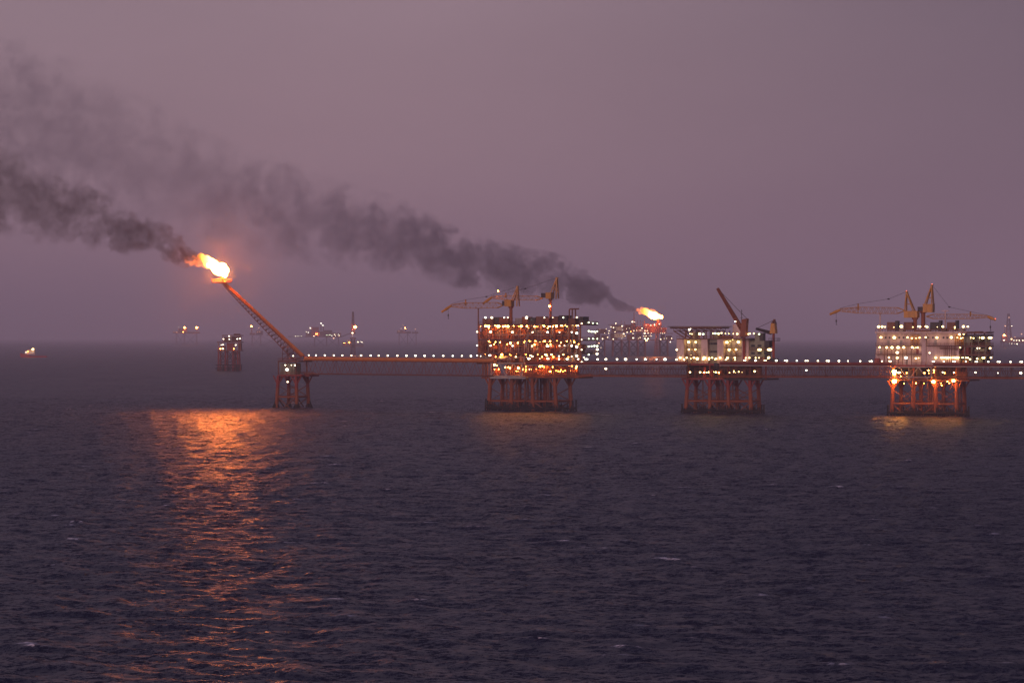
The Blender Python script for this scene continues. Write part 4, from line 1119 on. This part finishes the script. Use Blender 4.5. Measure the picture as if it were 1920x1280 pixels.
# supply vessels
def vessel(label, px, Y, x0, x1, ydeck, ybow, mats, house, lampl, bow_left=True, rpx=1.4):
    t = T('supply_vessel', label, 'boat', px, Y=Y)
    a = t.p(x0,ydeck).x; b = t.p(x1,ydeck).x; L = b-a; zd = max(.8, zpy(ydeck,Y)); zb = zpy(ybow,Y)
    mb = MB(); W = L*.11; n = 14; rings = []
    for i in range(n+1):
        k = i/n; s = math.sin(min(1,(k*3.2+.02))*math.pi/2) if k < .32 else 1.0-.12*max(0,(k-.8)/.2)
        top = zd+(zb-zd)*max(0,1-k/.45)**1.0 if k < .45 else zd
        rake = -L*.04*(1-k) if k < .1 else 0
        x = a+L*k; w = W*s
        rings.append([(x+rake,-w,top),(x,-w*.85,-.5),(x+L*.02*(1-k),-w*.4,-2.5),(x+L*.02*(1-k),w*.4,-2.5),(x,w*.85,-.5),(x+rake,w,top)])
    vs = [p for r in rings for p in r]; fs = []
    for i in range(n):
        for j in range(6):
            q = i*6+j; q2 = i*6+(j+1) % 6; fs.append((q,q2,q2+6,q+6))
    fs += [tuple(range(6)), tuple(range(n*6+5,n*6-1,-1))]
    mb._add(vs, fs); t.part('hull', mb, mats[0])
    for (h0,h1,y0,y1,m_) in house:
        zz0 = zpy(y1,Y); A = t.p(h0,y1); B = t.p(h1,y0)
        mb = MB(); mb.box((A.x,-W*.75,zz0),(B.x,W*.75,B.z)); o = t.part('deckhouse', mb, m_)
        wb = MB(); nn = max(2,int((B.x-A.x)/2.2))
        for i in range(nn):
            x = A.x+(B.x-A.x)*(i+.5)/nn; wb.box((x-.5,-W*.75-.05,B.z-1.6),(x+.5,-W*.75-.004,B.z-.8))
        t.part('window', wb, 'window', parent=o)
    mb = MB(); A = t.p(house[0][1]-1, house[0][3]); B = t.p(house[0][1]-1, lampl[0][1]-3); mb.tube((A.x,0,A.z),(B.x,0,B.z),.3,6); mb.beam((B.x-1.5,0,B.z-1.5),(B.x+1.5,0,B.z-1.5),.2)
    t.part('mast', mb, 'white')
    rb = MB(); rb.rail([(a+L*.5,-W*.9,zd),(a+L*.97,-W*.85,zd)],1.2,2.5,.09); t.part('bulwark_rail', rb, mats[0])
    lamps(t, lampl, (0,0), 1, -W-.5, 'white', 'wall', rpx=rpx)
vessel('red supply vessel with white wheelhouse and a bright lamp, at the left edge', 62, 4540, 39, 88, 667.3, 661.5, ('hull',),
       [(47,66,658,664.5,'white'),(52,64,655,657.9,'white')], [(61.7,654.6,'x','yellow'),(48.8,660.2,'s'),(58,660.6,'t'),(62,660.4,'t'),(52,658.5,'t','sodium')])
vessel('small distant ship with a bright deck lamp below the tall thin mast', 662, 9400, 643, 682, 645, 641, ('brown',), [(650,660,640,645.5,'cream'),(652,656,637,639.9,'cream')], [(671,641,'b'),(645.5,643,'t','sodium'),(655,642,'t','sodium'),(677,640.5,'t'),(679,641.5,'t')], rpx=1.3)

# ================================================================== FLAMES
def flame_mat(name, stops, x0, x1, strength_scale=1.0):
    m = bpy.data.materials.new(name); nt, N, L = nodes_of(m)
    out = N.new('ShaderNodeOutputMaterial'); e = N.new('ShaderNodeEmission'); tc = N.new('ShaderNodeTexCoord')
    sx = N.new('ShaderNodeSeparateXYZ'); L.new(tc.outputs['Object'], sx.inputs[0])
    mr = N.new('ShaderNodeMapRange'); mr.inputs[1].default_value = x0; mr.inputs[2].default_value = x1; L.new(sx.outputs['X'], mr.inputs[0])
    nz = N.new('ShaderNodeTexNoise'); nz.inputs['Scale'].default_value = 3.0/abs(x1-x0)*2; nz.inputs['Detail'].default_value = 4; L.new(tc.outputs['Object'], nz.inputs['Vector'])
    ad = N.new('ShaderNodeMath'); ad.operation = 'MULTIPLY_ADD'; ad.inputs[1].default_value = .3; L.new(nz.outputs['Fac'], ad.inputs[0])
    sb = N.new('ShaderNodeMath'); sb.operation = 'SUBTRACT'; sb.inputs[1].default_value = .15; L.new(mr.outputs[0], sb.inputs[0]); L.new(sb.outputs[0], ad.inputs[2])
    cr = N.new('ShaderNodeValToRGB'); cr.color_ramp.elements.remove(cr.color_ramp.elements[1])
    fc = N.new('ShaderNodeFloatCurve')
    smax = max(s[2] for s in stops)
    for i, (pos, col, st) in enumerate(stops):
        el = cr.color_ramp.elements[0] if i == 0 else cr.color_ramp.elements.new(pos)
        el.position = pos; el.color = tuple(col)+(1,)
    c = fc.mapping.curves[0]
    pts = c.points
    pts[0].location = (stops[0][0], (stops[0][2]/smax)**.5); pts[1].location = (stops[-1][0], (stops[-1][2]/smax)**.5)
    for pos, col, st in stops[1:-1]: pts.new(pos, (st/smax)**.5)
    fc.mapping.update()
    L.new(ad.outputs[0], cr.inputs[0]); L.new(ad.outputs[0], fc.inputs['Value'])
    sq = N.new('ShaderNodeMath'); sq.operation = 'POWER'; sq.inputs[1].default_value = 2; L.new(fc.outputs[0], sq.inputs[0])
    ml = N.new('ShaderNodeMath'); ml.operation = 'MULTIPLY'; ml.inputs[1].default_value = smax*strength_scale; L.new(sq.outputs[0], ml.inputs[0])
    L.new(cr.outputs[0], e.inputs[0]); L.new(ml.outputs[0], e.inputs[1]); L.new(e.outputs[0], out.inputs[0])
    return m

def remeshed(name, mb, voxel, disp=0.0, dscale=1.0, seed=0):
    """fuse overlapping puffs into one closed skin"""
    me = mb.mesh(name+'_raw'); o = bpy.data.objects.new(name+'_raw', me); COL.objects.link(o)
    r = o.modifiers.new('r', 'REMESH'); r.mode = 'VOXEL'; r.voxel_size = voxel
    s = o.modifiers.new('s', 'SMOOTH'); s.factor = .5; s.iterations = 3
    dg = bpy.context.evaluated_depsgraph_get()
    new = bpy.data.meshes.new_from_object(o.evaluated_get(dg))
    bpy.data.objects.remove(o); bpy.data.meshes.remove(me)
    if disp:
        from mathutils import noise
        n = len(new.vertices); co = np.empty(n*3, np.float32); no = np.empty(n*3, np.float32)
        new.vertices.foreach_get('co', co); new.vertices.foreach_get('normal', no)
        co = co.reshape(-1,3); no = no.reshape(-1,3)
        d = np.array([noise.fractal(Vector(c)*dscale+Vector((seed,0,0)), .8, 2.1, 4) for c in co], np.float32)
        co += no*(d*disp)[:,None]
        new.vertices.foreach_set('co', co.ravel())
    new.name = name
    new.polygons.foreach_set('use_smooth', [True]*len(new.polygons)); new.update()
    return new

def build_flame(label, px, py, Y, blobs, lobes, tail, voxel, mats):
    t = T('flame', label, 'flame', px, Y=Y)
    z = zpy(py, Y); t.o.location.z = z; t.z0 = z
    rnd = random.Random(int(px))
    for nm, bl, mat in (('flame_core', blobs, mats[0]), ('flame_lobe', lobes, mats[1])):
        mb = MB()
        for (x, y, r) in bl:
            c = t.p(x, y); mb.ball(c, r*t.m, (1,.85,1), 14, 9)
            for k in range(7):
                a = rnd.uniform(0,6.28); e = rnd.uniform(-1,1)
                mb.ball((c.x+math.cos(a)*r*t.m*.62, e*r*t.m*.5, c.z+math.sin(a)*r*t.m*.62), r*t.m*rnd.uniform(.28,.48), (1,1,1), 10, 7)
        me = remeshed(nm, mb, voxel, voxel*2.8, 1.0/(voxel*8), 3)
        me.materials.append(mat); o = bpy.data.objects.new(nm, me); COL.objects.link(o); o.parent = t.o
    mb = MB()
    for (x, y, r) in tail:
        c = t.p(x, y); mb.ball((c.x, 0, c.z), r*t.m, (1.2,1,1), 12, 8)
    me = remeshed('flame_tongue', mb, voxel*.8, voxel*1.2, 1.0/(voxel*6), 9)
    me.materials.append(mats[2]); o = bpy.data.objects.new('flame_tongue', me); COL.objects.link(o); o.parent = t.o
    return t
tipw = BOOM.o.matrix_basis @ Vector(BOOM.p(417,520,6))
YF = tipw.y
FLM = glow('flame_fire', (1,.21,.028), 500)
FLL = flame_mat('flame_lobe_fire', [(0,(1,.25,.03),2),(.35,(1,.34,.06),5),(1,(1,.36,.08),26)], -11.5, -5)
def tongue_mat(name, col, dens, nscale):
    m = bpy.data.materials.new(name); nt, N, L = nodes_of(m)
    out = N.new('ShaderNodeOutputMaterial'); e = N.new('ShaderNodeEmission'); e.inputs[0].default_value = tuple(col)+(1,)
    tc = N.new('ShaderNodeTexCoord'); nz = N.new('ShaderNodeTexNoise'); nz.inputs['Scale'].default_value = nscale; nz.inputs['Detail'].default_value = 4
    L.new(tc.outputs['Object'], nz.inputs['Vector'])
    mr = N.new('ShaderNodeMapRange'); mr.inputs[1].default_value = .4; mr.inputs[2].default_value = .62; mr.inputs[4].default_value = dens; L.new(nz.outputs['Fac'], mr.inputs[0])
    L.new(mr.outputs[0], e.inputs[1]); L.new(e.outputs[0], out.inputs['Volume']); m.cycles.volume_step_rate = .25
    return m
FLT = tongue_mat('flame_tongue_fire', (1,.22,.03), 1.1, .55)
build_flame('big white-hot flame at the tip of the slanting flare boom', 417, 517, YF,
    [(419.5,507.8,10),(414,505,11),(409.5,501.5,10.4),(405,500.5,9.8),(399,497,8.6),(394.5,492.5,7.2)], [(392,491,7.4),(387.5,486,6.6),(391,498.5,4.2),(384,494,4),(381,488,4.6),(376,479,4.9),(379.5,483.5,4.4),(397,500,6)],
    [(362,481,3.4),(367,482.5,4),(372,484,4.5),(367,491,5.5),(359,493,4.6),(373,496,5),(378,491,6),(384,499,4.5),(352,492,3.4),(346,489,2.4),(380,480,5),(392,489,8)], .45, (FLM, FLL, FLT))
FLM2 = glow('far_flame_fire', (1,.225,.034), 70)
FLL2 = flame_mat('far_flame_lobe_fire', [(0,(1,.25,.03),2.5),(.4,(1,.34,.06),7),(1,(1,.36,.08),26)], -31, -14)
FLT2 = tongue_mat('far_flame_tongue_fire', (1,.2,.03), .5, .2)
build_flame('distant flame blown to the left above the hazy platform complex', 1236, 601, 4781,
    [(1239,595,3.4),(1234,593.4,5),(1227,591,7.2),(1221,589.5,7.8),(1216.5,589,6.8)], [(1214,588,7),(1209.5,586.3,6.2),(1206,583.5,4.4),(1210.5,581.5,3.8),(1218,585,4.5)],
    [(1203,583,5),(1199.5,585,4),(1205,579,4),(1212,583,7),(1220,587,9),(1195,581,3)], 1.6, (FLM2, FLL2, FLT2))

# ================================================================== SMOKE
def smoke(label, px, py, Y, spine, rho, albedo, nscale, warp, step, rfull, gap=1.25):
    """closed hull round the drifting plume, filled with an absorbing volume.
    spine: (px, py, radius px, relative density), from the far end to the flame"""
    X0 = (px-960)/F*Y; Z0 = zpy(py, Y); k = Y/F
    P = [((x-px)*k, (py-y)*k, r*k, d) for x, y, r, d in spine]
    xa, xb = P[0][0], P[-1][0]; rref = rfull*k
    # hull
    mb = MB(); n = 20; rings = []
    xs = np.array([p[0] for p in P]); 
    tt = np.linspace(xa, xb, 60)
    zc = np.interp(tt, xs, [p[1] for p in P]); rr = np.interp(tt, xs, [p[2] for p in P])
    vs = []; fs = []
    for x, z, r in zip(tt, zc, rr):
        for j in range(n):
            a = 2*math.pi*j/n
            vs.append((x, math.cos(a)*r*gap, z+math.sin(a)*r*gap))
    for i in range(len(tt)-1):
        for j in range(n): fs.append((i*n+j, i*n+(j+1) % n, (i+1)*n+(j+1) % n, (i+1)*n+j))
    fs += [tuple(range(n-1,-1,-1)), tuple(range((len(tt)-1)*n, len(tt)*n))]
    mb._add(vs, fs); me = mb.mesh('smoke_plume')
    o = bpy.data.objects.new('smoke_plume', me); COL.objects.link(o); o.location = (X0, Y, Z0)
    o['label'] = label; o['category'] = 'smoke'; o['kind'] = 'stuff'
    m = bpy.data.materials.new('smoke'); nt, N, L = nodes_of(m)
    out = N.new('ShaderNodeOutputMaterial'); vol = N.new('ShaderNodeVolumePrincipled')
    vol.inputs['Color'].default_value = tuple(albedo)+(1,); vol.inputs['Anisotropy'].default_value = .2
    tc = N.new('ShaderNodeTexCoord')
    def math_(op, a, b=None, c=None, clamp=False):
        q = N.new('ShaderNodeMath'); q.operation = op; q.use_clamp = clamp
        for i, x in enumerate((a,b,c)):
            if x is None: continue
            if isinstance(x, (int,float)): q.inputs[i].default_value = x
            else: L.new(x, q.inputs[i])
        return q.outputs[0]
    # swirl the coordinates a little before measuring the distance from the spine
    nz = N.new('ShaderNodeTexNoise'); nz.inputs['Scale'].default_value = nscale; nz.inputs['Detail'].default_value = 5; nz.inputs['Distortion'].default_value = .35; nz.inputs['Roughness'].default_value = .55
    L.new(tc.outputs['Object'], nz.inputs['Vector'])
    sx = N.new('ShaderNodeSeparateXYZ'); L.new(tc.outputs['Object'], sx.inputs[0])
    t = math_('DIVIDE', math_('SUBTRACT', sx.outputs[0], xa), xb-xa, clamp=True)
    def curve(vals, vmin, vmax):
        fc = N.new('ShaderNodeFloatCurve'); c = fc.mapping.curves[0]; pts = c.points
        nv = [(v-vmin)/(vmax-vmin) for v in vals]; tx = [(p[0]-xa)/(xb-xa) for p in P]
        pts[0].location = (0, nv[0]); pts[1].location = (1, nv[-1])
        for a, b in list(zip(tx, nv))[1:-1]: pts.new(a, b)
        fc.mapping.update(); L.new(t, fc.inputs['Value'])
        return math_('MULTIPLY_ADD', fc.outputs[0], vmax-vmin, vmin)
    zs = [p[1] for p in P]; rs = [p[2] for p in P]; ds = [p[3] for p in P]
    zc_ = curve(zs, min(zs), max(zs)); r_ = curve(rs, 0, max(rs)); d_ = curve(ds, 0, max(ds))
    dz = math_('DIVIDE', math_('SUBTRACT', sx.outputs[2], zc_), r_); dy = math_('DIVIDE', sx.outputs[1], r_)
    dist = math_('SQRT', math_('ADD', math_('MULTIPLY', dz, dz), math_('MULTIPLY', dy, dy)))
    n2 = N.new('ShaderNodeTexNoise'); n2.inputs['Scale'].default_value = nscale*3.1; n2.inputs['Detail'].default_value = 4; n2.inputs['Roughness'].default_value = .6
    mp = N.new('ShaderNodeMapping'); mp.inputs['Location'].default_value = (13,7,3); L.new(tc.outputs['Object'], mp.inputs[0]); L.new(mp.outputs[0], n2.inputs['Vector'])
    calm = math_('ADD', .16, math_('DIVIDE', r_, rref), clamp=True)
    w = math_('ADD', math_('MULTIPLY', math_('SUBTRACT', nz.outputs['Fac'], .5), warp), math_('MULTIPLY', math_('SUBTRACT', n2.outputs['Fac'], .5), warp*.45))
    core = math_('ADD', math_('SUBTRACT', .8, dist), math_('MULTIPLY', w, calm))
    dens = math_('MULTIPLY', math_('MULTIPLY', math_('MULTIPLY', core, 3.6, clamp=True), d_), rho)
    # keep the hull itself empty
    edge = math_('MULTIPLY', math_('SUBTRACT', gap*.97, dist), 6.0, clamp=True)
    L.new(math_('MULTIPLY', dens, edge), vol.inputs['Density'])
    L.new(vol.outputs[0], out.inputs['Volume'])
    m.cycles.volume_step_rate = step
    me.materials.append(m)
    return o

def thin_smoke(label, px, py, Y, rad, dens):  # added volume that scatters the flame's light into a halo
    z = zpy(py, Y); mb = MB(); mb.ball((0,0,0), rad, (1,1,1), 24, 14)
    o = bpy.data.objects.new('thin_smoke', mb.mesh('thin_smoke')); COL.objects.link(o); o.location = ((px-960)/F*Y, Y, z)
    o['label'] = label; o['category'] = 'smoke'; o['kind'] = 'stuff'
    m = bpy.data.materials.new('thin_smoke'); nt, N, L = nodes_of(m)
    out = N.new('ShaderNodeOutputMaterial'); vol = N.new('ShaderNodeVolumePrincipled'); vol.inputs['Color'].default_value = (.9,.85,.8,1)
    tc = N.new('ShaderNodeTexCoord'); ln = N.new('ShaderNodeVectorMath'); ln.operation = 'LENGTH'; L.new(tc.outputs['Object'], ln.inputs[0])
    mr = N.new('ShaderNodeMapRange'); mr.interpolation_type = 'SMOOTHSTEP'; mr.inputs[1].default_value = rad*.98; mr.inputs[2].default_value = rad*.1; mr.inputs[4].default_value = dens
    L.new(ln.outputs['Value'], mr.inputs[0]); L.new(mr.outputs[0], vol.inputs['Density']); L.new(vol.outputs[0], out.inputs['Volume'])
    m.cycles.volume_step_rate = .08; o.data.materials.append(m)
thin_smoke('added thin volume that makes the orange halo round the big flame', 404, 504, YF, 58, 4.2e-4)
smoke('dark brown smoke plume trailing left from the big flame on the boom', 362, 487, YF,
      [(-420,240,150,.06),(-250,285,130,.17),(-70,330,105,.3),(0,355,86,.36),(60,378,72,.42),(120,397,60,.52),(180,413,51,.66),(240,430,42,.85),(290,447,32,1.2),(330,463,31,1.6),(352,476,23,2.1),(380,489,12,2.4)],
      .075, (.2,.125,.10), .075, 5.0, .1, 50)
smoke('long grey smoke plume drifting left across the sky from the distant flame', 1205, 583, 4781,
      [(-420,150,150,.03),(-250,180,148,.09),(-50,205,140,.14),(80,240,135,.2),(200,285,125,.18),(320,330,112,.18),(430,370,94,.28),(540,398,84,.36),(650,425,74,.58),(760,449,63,.95),(840,477,53,1.3),(900,496,47,1.45),(980,511,46,1.6),(1040,520,41,2.0),(1090,535,33,2.6),(1130,552,24,3.3),(1170,571,13,4.2),(1198,583,6,5)],
      .0155, (.34,.3,.36), .023, 5.4, .06, 34)

# ================================================================== SEA
def build_sea(fast=False):
    def axis_x():
        fine = np.arange(-135, 135.01, .42); out_ = [135.]; s = .42
        while out_[-1] < 330: s = min(s*1.012, .8); out_.append(out_[-1]+s)
        while out_[-1] < 80000: s *= 1.14; out_.append(out_[-1]+s)
        o = np.array(out_[1:]); return np.concatenate([-o[::-1], fine, o])
    def axis_y():
        ys = [240.]; s = .46
        while ys[-1] < 560: ys.append(ys[-1]+s)
        while ys[-1] < 1480: s = min(s*1.003, 1.25); ys.append(ys[-1]+s)
        while ys[-1] < 80000: s *= 1.03; ys.append(ys[-1]+s)
        back = [240.]; s = 1.
        while back[-1] > -900: back.append(back[-1]-s); s *= 1.15
        return np.array(back[:0:-1]+ys)
    xs = axis_x().astype(np.float32); ys = axis_y().astype(np.float32)
    nx, ny = len(xs), len(ys)
    dx = np.gradient(xs); dy = np.gradient(ys)
    X, Yg = np.meshgrid(xs, ys); Z = np.zeros_like(X)
    S = np.zeros_like(X)
    cell = np.maximum(dx[None,:]*1.0, dy[:,None]*1.0)
    rng = np.random.default_rng(21)
    N_ = 74
    lam = np.exp(np.linspace(math.log(1.3), math.log(26), N_))
    for i, l in enumerate(lam):
        th = R(-118)+rng.normal(0, R(38))           # wind sea running away to the left
        kx, ky = 2*math.pi/l*math.cos(th), 2*math.pi/l*math.sin(th)
        slope = .032 if l < 9 else .032*(9/l)**1.6
        amp = slope*l/(2*math.pi)
        ph = rng.uniform(0, 2*math.pi)
        fade = np.clip((l/cell-2.6)/2.5, 0, 1)
        W = np.sin(kx*X+ky*Yg+ph)
        Z += amp*fade*(W + .18*W*W)
    # foam on a few of the steepest crests
    gy = np.zeros_like(Z); gy[1:-1] = (Z[2:]-Z[:-2])/(ys[2:]-ys[:-2])[:,None]
    near = Z[(ys > 260) & (ys < 1300)][:, np.abs(xs) < 260]
    q_ = float(np.quantile(near, .9955)); mx_ = float(near.max())
    crest = np.clip((Z-q_)/((mx_-q_)*.3), 0, 1)
    co = np.empty((nx*ny,3), np.float32); co[:,0] = X.ravel(); co[:,1] = Yg.ravel(); co[:,2] = Z.ravel()
    me = bpy.data.meshes.new('sea'); me.vertices.add(nx*ny); me.vertices.foreach_set('co', co.ravel())
    i0 = (np.arange(ny-1)[:,None]*nx+np.arange(nx-1)[None,:]).ravel().astype(np.int32)
    q = np.stack([i0, i0+1, i0+1+nx, i0+nx], 1)
    nf = len(q)
    me.loops.add(nf*4); me.loops.foreach_set('vertex_index', q.ravel())
    me.polygons.add(nf); me.polygons.foreach_set('loop_start', np.arange(0, nf*4, 4, dtype=np.int32))
    me.update(calc_edges=True)
    me.polygons.foreach_set('use_smooth', np.ones(nf, bool))
    at = me.attributes.new('foam', 'FLOAT', 'POINT'); at.data.foreach_set('value', crest.astype(np.float32).ravel())
    o = bpy.data.objects.new('sea', me); COL.objects.link(o)
    o['kind'] = 'structure'; o['label'] = 'dark choppy sea reaching to the hazy horizon'; o['category'] = 'sea'
    m = bpy.data.materials.new('sea_water'); nt, N, L = nodes_of(m)
    out = N.new('ShaderNodeOutputMaterial'); b = N.new('ShaderNodeBsdfPrincipled')
    b.inputs['IOR'].default_value = 1.33; b.inputs['Roughness'].default_value = .2
    geo = N.new('ShaderNodeNewGeometry')
    # small wavelets: slope noise at three sizes added to the surface normal
    acc = geo.outputs['Normal']
    # gusts: broad patches where the wavelets stand steeper or flatter
    gm = N.new('ShaderNodeMapping'); gm.inputs['Scale'].default_value = (1,.45,1); gm.inputs['Rotation'].default_value = (0,0,R(9)); L.new(geo.outputs['Position'], gm.inputs[0])
    gn = N.new('ShaderNodeTexNoise'); gn.inputs['Scale'].default_value = .022; gn.inputs['Detail'].default_value = 5; gn.inputs['Roughness'].default_value = .62; L.new(gm.outputs[0], gn.inputs['Vector'])
    gr = N.new('ShaderNodeMapRange'); gr.inputs[1].default_value = .32; gr.inputs[2].default_value = .68; gr.inputs[3].default_value = .62; gr.inputs[4].default_value = 1.4; L.new(gn.outputs['Fac'], gr.inputs[0])
    for sc, amp, st in ((.35,.85,(1,1.8,1)),(1.3,1.25,(1,1.5,1)),(6,1.05,(1,1.2,1))):
        mp = N.new('ShaderNodeMapping'); mp.inputs['Scale'].default_value = st; mp.inputs['Rotation'].default_value = (0,0,R(14))
        L.new(geo.outputs['Position'], mp.inputs[0])
        nz = N.new('ShaderNodeTexNoise'); nz.inputs['Scale'].default_value = sc; nz.inputs['Detail'].default_value = 2.5
        L.new(mp.outputs[0], nz.inputs['Vector'])
        s1 = N.new('ShaderNodeVectorMath'); s1.operation = 'SUBTRACT'; s1.inputs[1].default_value = (.5,.5,.5); L.new(nz.outputs['Color'], s1.inputs[0])
        s2 = N.new('ShaderNodeVectorMath'); s2.operation = 'MULTIPLY'; s2.inputs[1].default_value = (amp*1.55,amp*2.75,0); L.new(s1.outputs[0], s2.inputs[0])
        sg = N.new('ShaderNodeVectorMath'); sg.operation = 'SCALE'; L.new(s2.outputs[0], sg.inputs[0]); L.new(gr.outputs[0], sg.inputs['Scale']); s2 = sg
        s3 = N.new('ShaderNodeVectorMath'); s3.operation = 'ADD'; L.new(acc, s3.inputs[0]); L.new(s2.outputs[0], s3.inputs[1]); acc = s3.outputs[0]
    nn = N.new('ShaderNodeVectorMath'); nn.operation = 'NORMALIZE'; L.new(acc, nn.inputs[0]); L.new(nn.outputs[0], b.inputs['Normal'])
    a = N.new('ShaderNodeAttribute'); a.attribute_name = 'foam'
    nf_ = N.new('ShaderNodeTexNoise'); nf_.inputs['Scale'].default_value = .9; nf_.inputs['Detail'].default_value = 5; L.new(geo.outputs['Position'], nf_.inputs['Vector'])
    rp = N.new('ShaderNodeMapRange'); rp.inputs[1].default_value = .47; rp.inputs[2].default_value = .56; L.new(nf_.outputs['Fac'], rp.inputs[0])
    mu = N.new('ShaderNodeMath'); mu.operation = 'MULTIPLY'; mu.use_clamp = True; L.new(a.outputs['Fac'], mu.inputs[0]); L.new(rp.outputs[0], mu.inputs[1])
    mx = N.new('ShaderNodeMix'); mx.data_type = 'RGBA'; mx.inputs[6].default_value = (.011,.013,.036,1); mx.inputs[7].default_value = (.85,.8,.82,1); L.new(mu.outputs[0], mx.inputs[0])
    L.new(mx.outputs[2], b.inputs['Base Color'])
    rr = N.new('ShaderNodeMapRange'); rr.inputs[3].default_value = .385; rr.inputs[4].default_value = .8; L.new(mu.outputs[0], rr.inputs[0]); L.new(rr.outputs[0], b.inputs['Roughness'])
    L.new(b.outputs[0], out.inputs[0]); me.materials.append(m)
    return o
build_sea()

# ================================================================== HAZE
HAZE = .85e-4
mb = MB(); mb.box((-85000,-1200,-6),(85000,85000,690))
hz = bpy.data.objects.new('haze', mb.mesh('haze')); COL.objects.link(hz)
hz['kind'] = 'stuff'; hz['label'] = 'mauve evening haze over the sea'; hz['category'] = 'haze'
m = bpy.data.materials.new('haze_air'); nt, N, L = nodes_of(m)
out = N.new('ShaderNodeOutputMaterial'); vol = N.new('ShaderNodeVolumePrincipled')
vol.inputs['Color'].default_value = (.915,.88,.985,1); vol.inputs['Density'].default_value = HAZE; vol.inputs['Anisotropy'].default_value = -.2
L.new(vol.outputs[0], out.inputs['Volume']); hz.data.materials.append(m)

# ================================================================== SKY, SUN, CAMERA
w = bpy.data.worlds.new('World'); scene.world = w; w.use_nodes = True
nt = w.node_tree; N = nt.nodes; L = nt.links; N.clear()
out = N.new('ShaderNodeOutputWorld'); bg = N.new('ShaderNodeBackground'); bg.inputs[1].default_value = 1.0
SUN_EL, SUN_AZ = R(2.0), R(205)        # afterglow behind the camera, a little to the left
sky = N.new('ShaderNodeTexSky'); sky.sky_type = 'NISHITA'; sky.sun_disc = False
sky.sun_elevation = SUN_EL; sky.sun_rotation = SUN_AZ; sky.dust_density = 4; sky.air_density = 1.2
tc = N.new('ShaderNodeTexCoord'); sp = N.new('ShaderNodeSeparateXYZ'); L.new(tc.outputs['Generated'], sp.inputs[0])
cr = N.new('ShaderNodeValToRGB'); mr = N.new('ShaderNodeMapRange'); mr.inputs[1].default_value = -.05; mr.inputs[2].default_value = .95
L.new(sp.outputs['Z'], mr.inputs[0]); L.new(mr.outputs[0], cr.inputs[0])
stops = [(0,(.10,.07,.11)),(.049,(.17,.11,.155)),(.054,(.245,.152,.196)),(.078,(.29,.18,.222)),(.115,(.312,.212,.25)),(.18,(.295,.21,.255)),(.36,(.158,.132,.212)),(1,(.072,.082,.175))]
for i,(p_,c_) in enumerate(stops):
    e = cr.color_ramp.elements[i] if i < 2 else cr.color_ramp.elements.new(p_)
    e.position = p_; e.color = c_+(1,)
ax = N.new('ShaderNodeMapRange'); ax.interpolation_type = 'SMOOTHSTEP'; ax.inputs[1].default_value = -.065; ax.inputs[2].default_value = .225; ax.inputs[3].default_value = 0.0; ax.inputs[4].default_value = 1.0
L.new(sp.outputs['X'], ax.inputs[0])
m1 = N.new('ShaderNodeMix'); m1.data_type = 'RGBA'; m1.blend_type = 'MULTIPLY'; m1.inputs[0].default_value = 1; L.new(cr.outputs[0], m1.inputs[6])
tn = N.new('ShaderNodeMix'); tn.data_type = 'RGBA'; tn.inputs[6].default_value = (1.02,1,.99,1); tn.inputs[7].default_value = (.46,.49,.55,1); L.new(ax.outputs[0], tn.inputs[0]); L.new(tn.outputs[2], m1.inputs[7])
mp = N.new('ShaderNodeMapping'); mp.inputs['Scale'].default_value = (5,5,16); L.new(tc.outputs['Generated'], mp.inputs[0])
cn = N.new('ShaderNodeTexNoise'); cn.inputs['Scale'].default_value = 1.3; cn.inputs['Detail'].default_value = 5; L.new(mp.outputs[0], cn.inputs['Vector'])
cm = N.new('ShaderNodeMapRange'); cm.inputs[1].default_value = .3; cm.inputs[2].default_value = .7; cm.inputs[3].default_value = .95; cm.inputs[4].default_value = 1.04; L.new(cn.outputs['Fac'], cm.inputs[0])
m0 = N.new('ShaderNodeMix'); m0.data_type = 'RGBA'; m0.blend_type = 'MULTIPLY'; m0.inputs[0].default_value = 1; L.new(m1.outputs[2], m0.inputs[6]); L.new(cm.outputs[0], m0.inputs[7])
m2 = N.new('ShaderNodeMix'); m2.data_type = 'RGBA'; m2.blend_type = 'ADD'; m2.inputs[0].default_value = .012; L.new(m0.outputs[2], m2.inputs[6]); L.new(sky.outputs[0], m2.inputs[7])
L.new(m2.outputs[2], bg.inputs[0]); L.new(bg.outputs[0], out.inputs[0])

sl = bpy.data.lights.new('sun', 'SUN'); sl.energy = 1.3; sl.angle = R(20); sl.color = (1,.60,.62)
so = bpy.data.objects.new('sun', sl); COL.objects.link(so)
so.rotation_euler = (R(90)-R(8), 0, R(-25))

cam = bpy.data.cameras.new('camera'); co = bpy.data.objects.new('camera', cam); COL.objects.link(co)
co.location = (0,0,H); co.rotation_euler = (R(90),0,0)
cam.sensor_width = 36; cam.lens = 36*F/1920; cam.shift_y = -(640-HZ)/1920.0
cam.clip_start = .5; cam.clip_end = 300000
scene.camera = co

scene.view_settings.view_transform = 'Standard'; scene.view_settings.look = 'None'
scene.view_settings.exposure = 0; scene.view_settings.gamma = 1; scene.view_settings.use_curve_mapping = False
cy = scene.cycles
cy.use_denoising = True
cy.max_bounces = 5; cy.diffuse_bounces = 2; cy.glossy_bounces = 3; cy.volume_bounces = 1; cy.transparent_max_bounces = 8
cy.sample_clamp_indirect = 4; cy.sample_clamp_direct = 0
cy.caustics_reflective = False; cy.caustics_refractive = False
cy.volume_max_steps = 512
cy.filter_width = 1.5
scene.render.filter_size = 1.5 if hasattr(scene.render,'filter_size') else 1.5
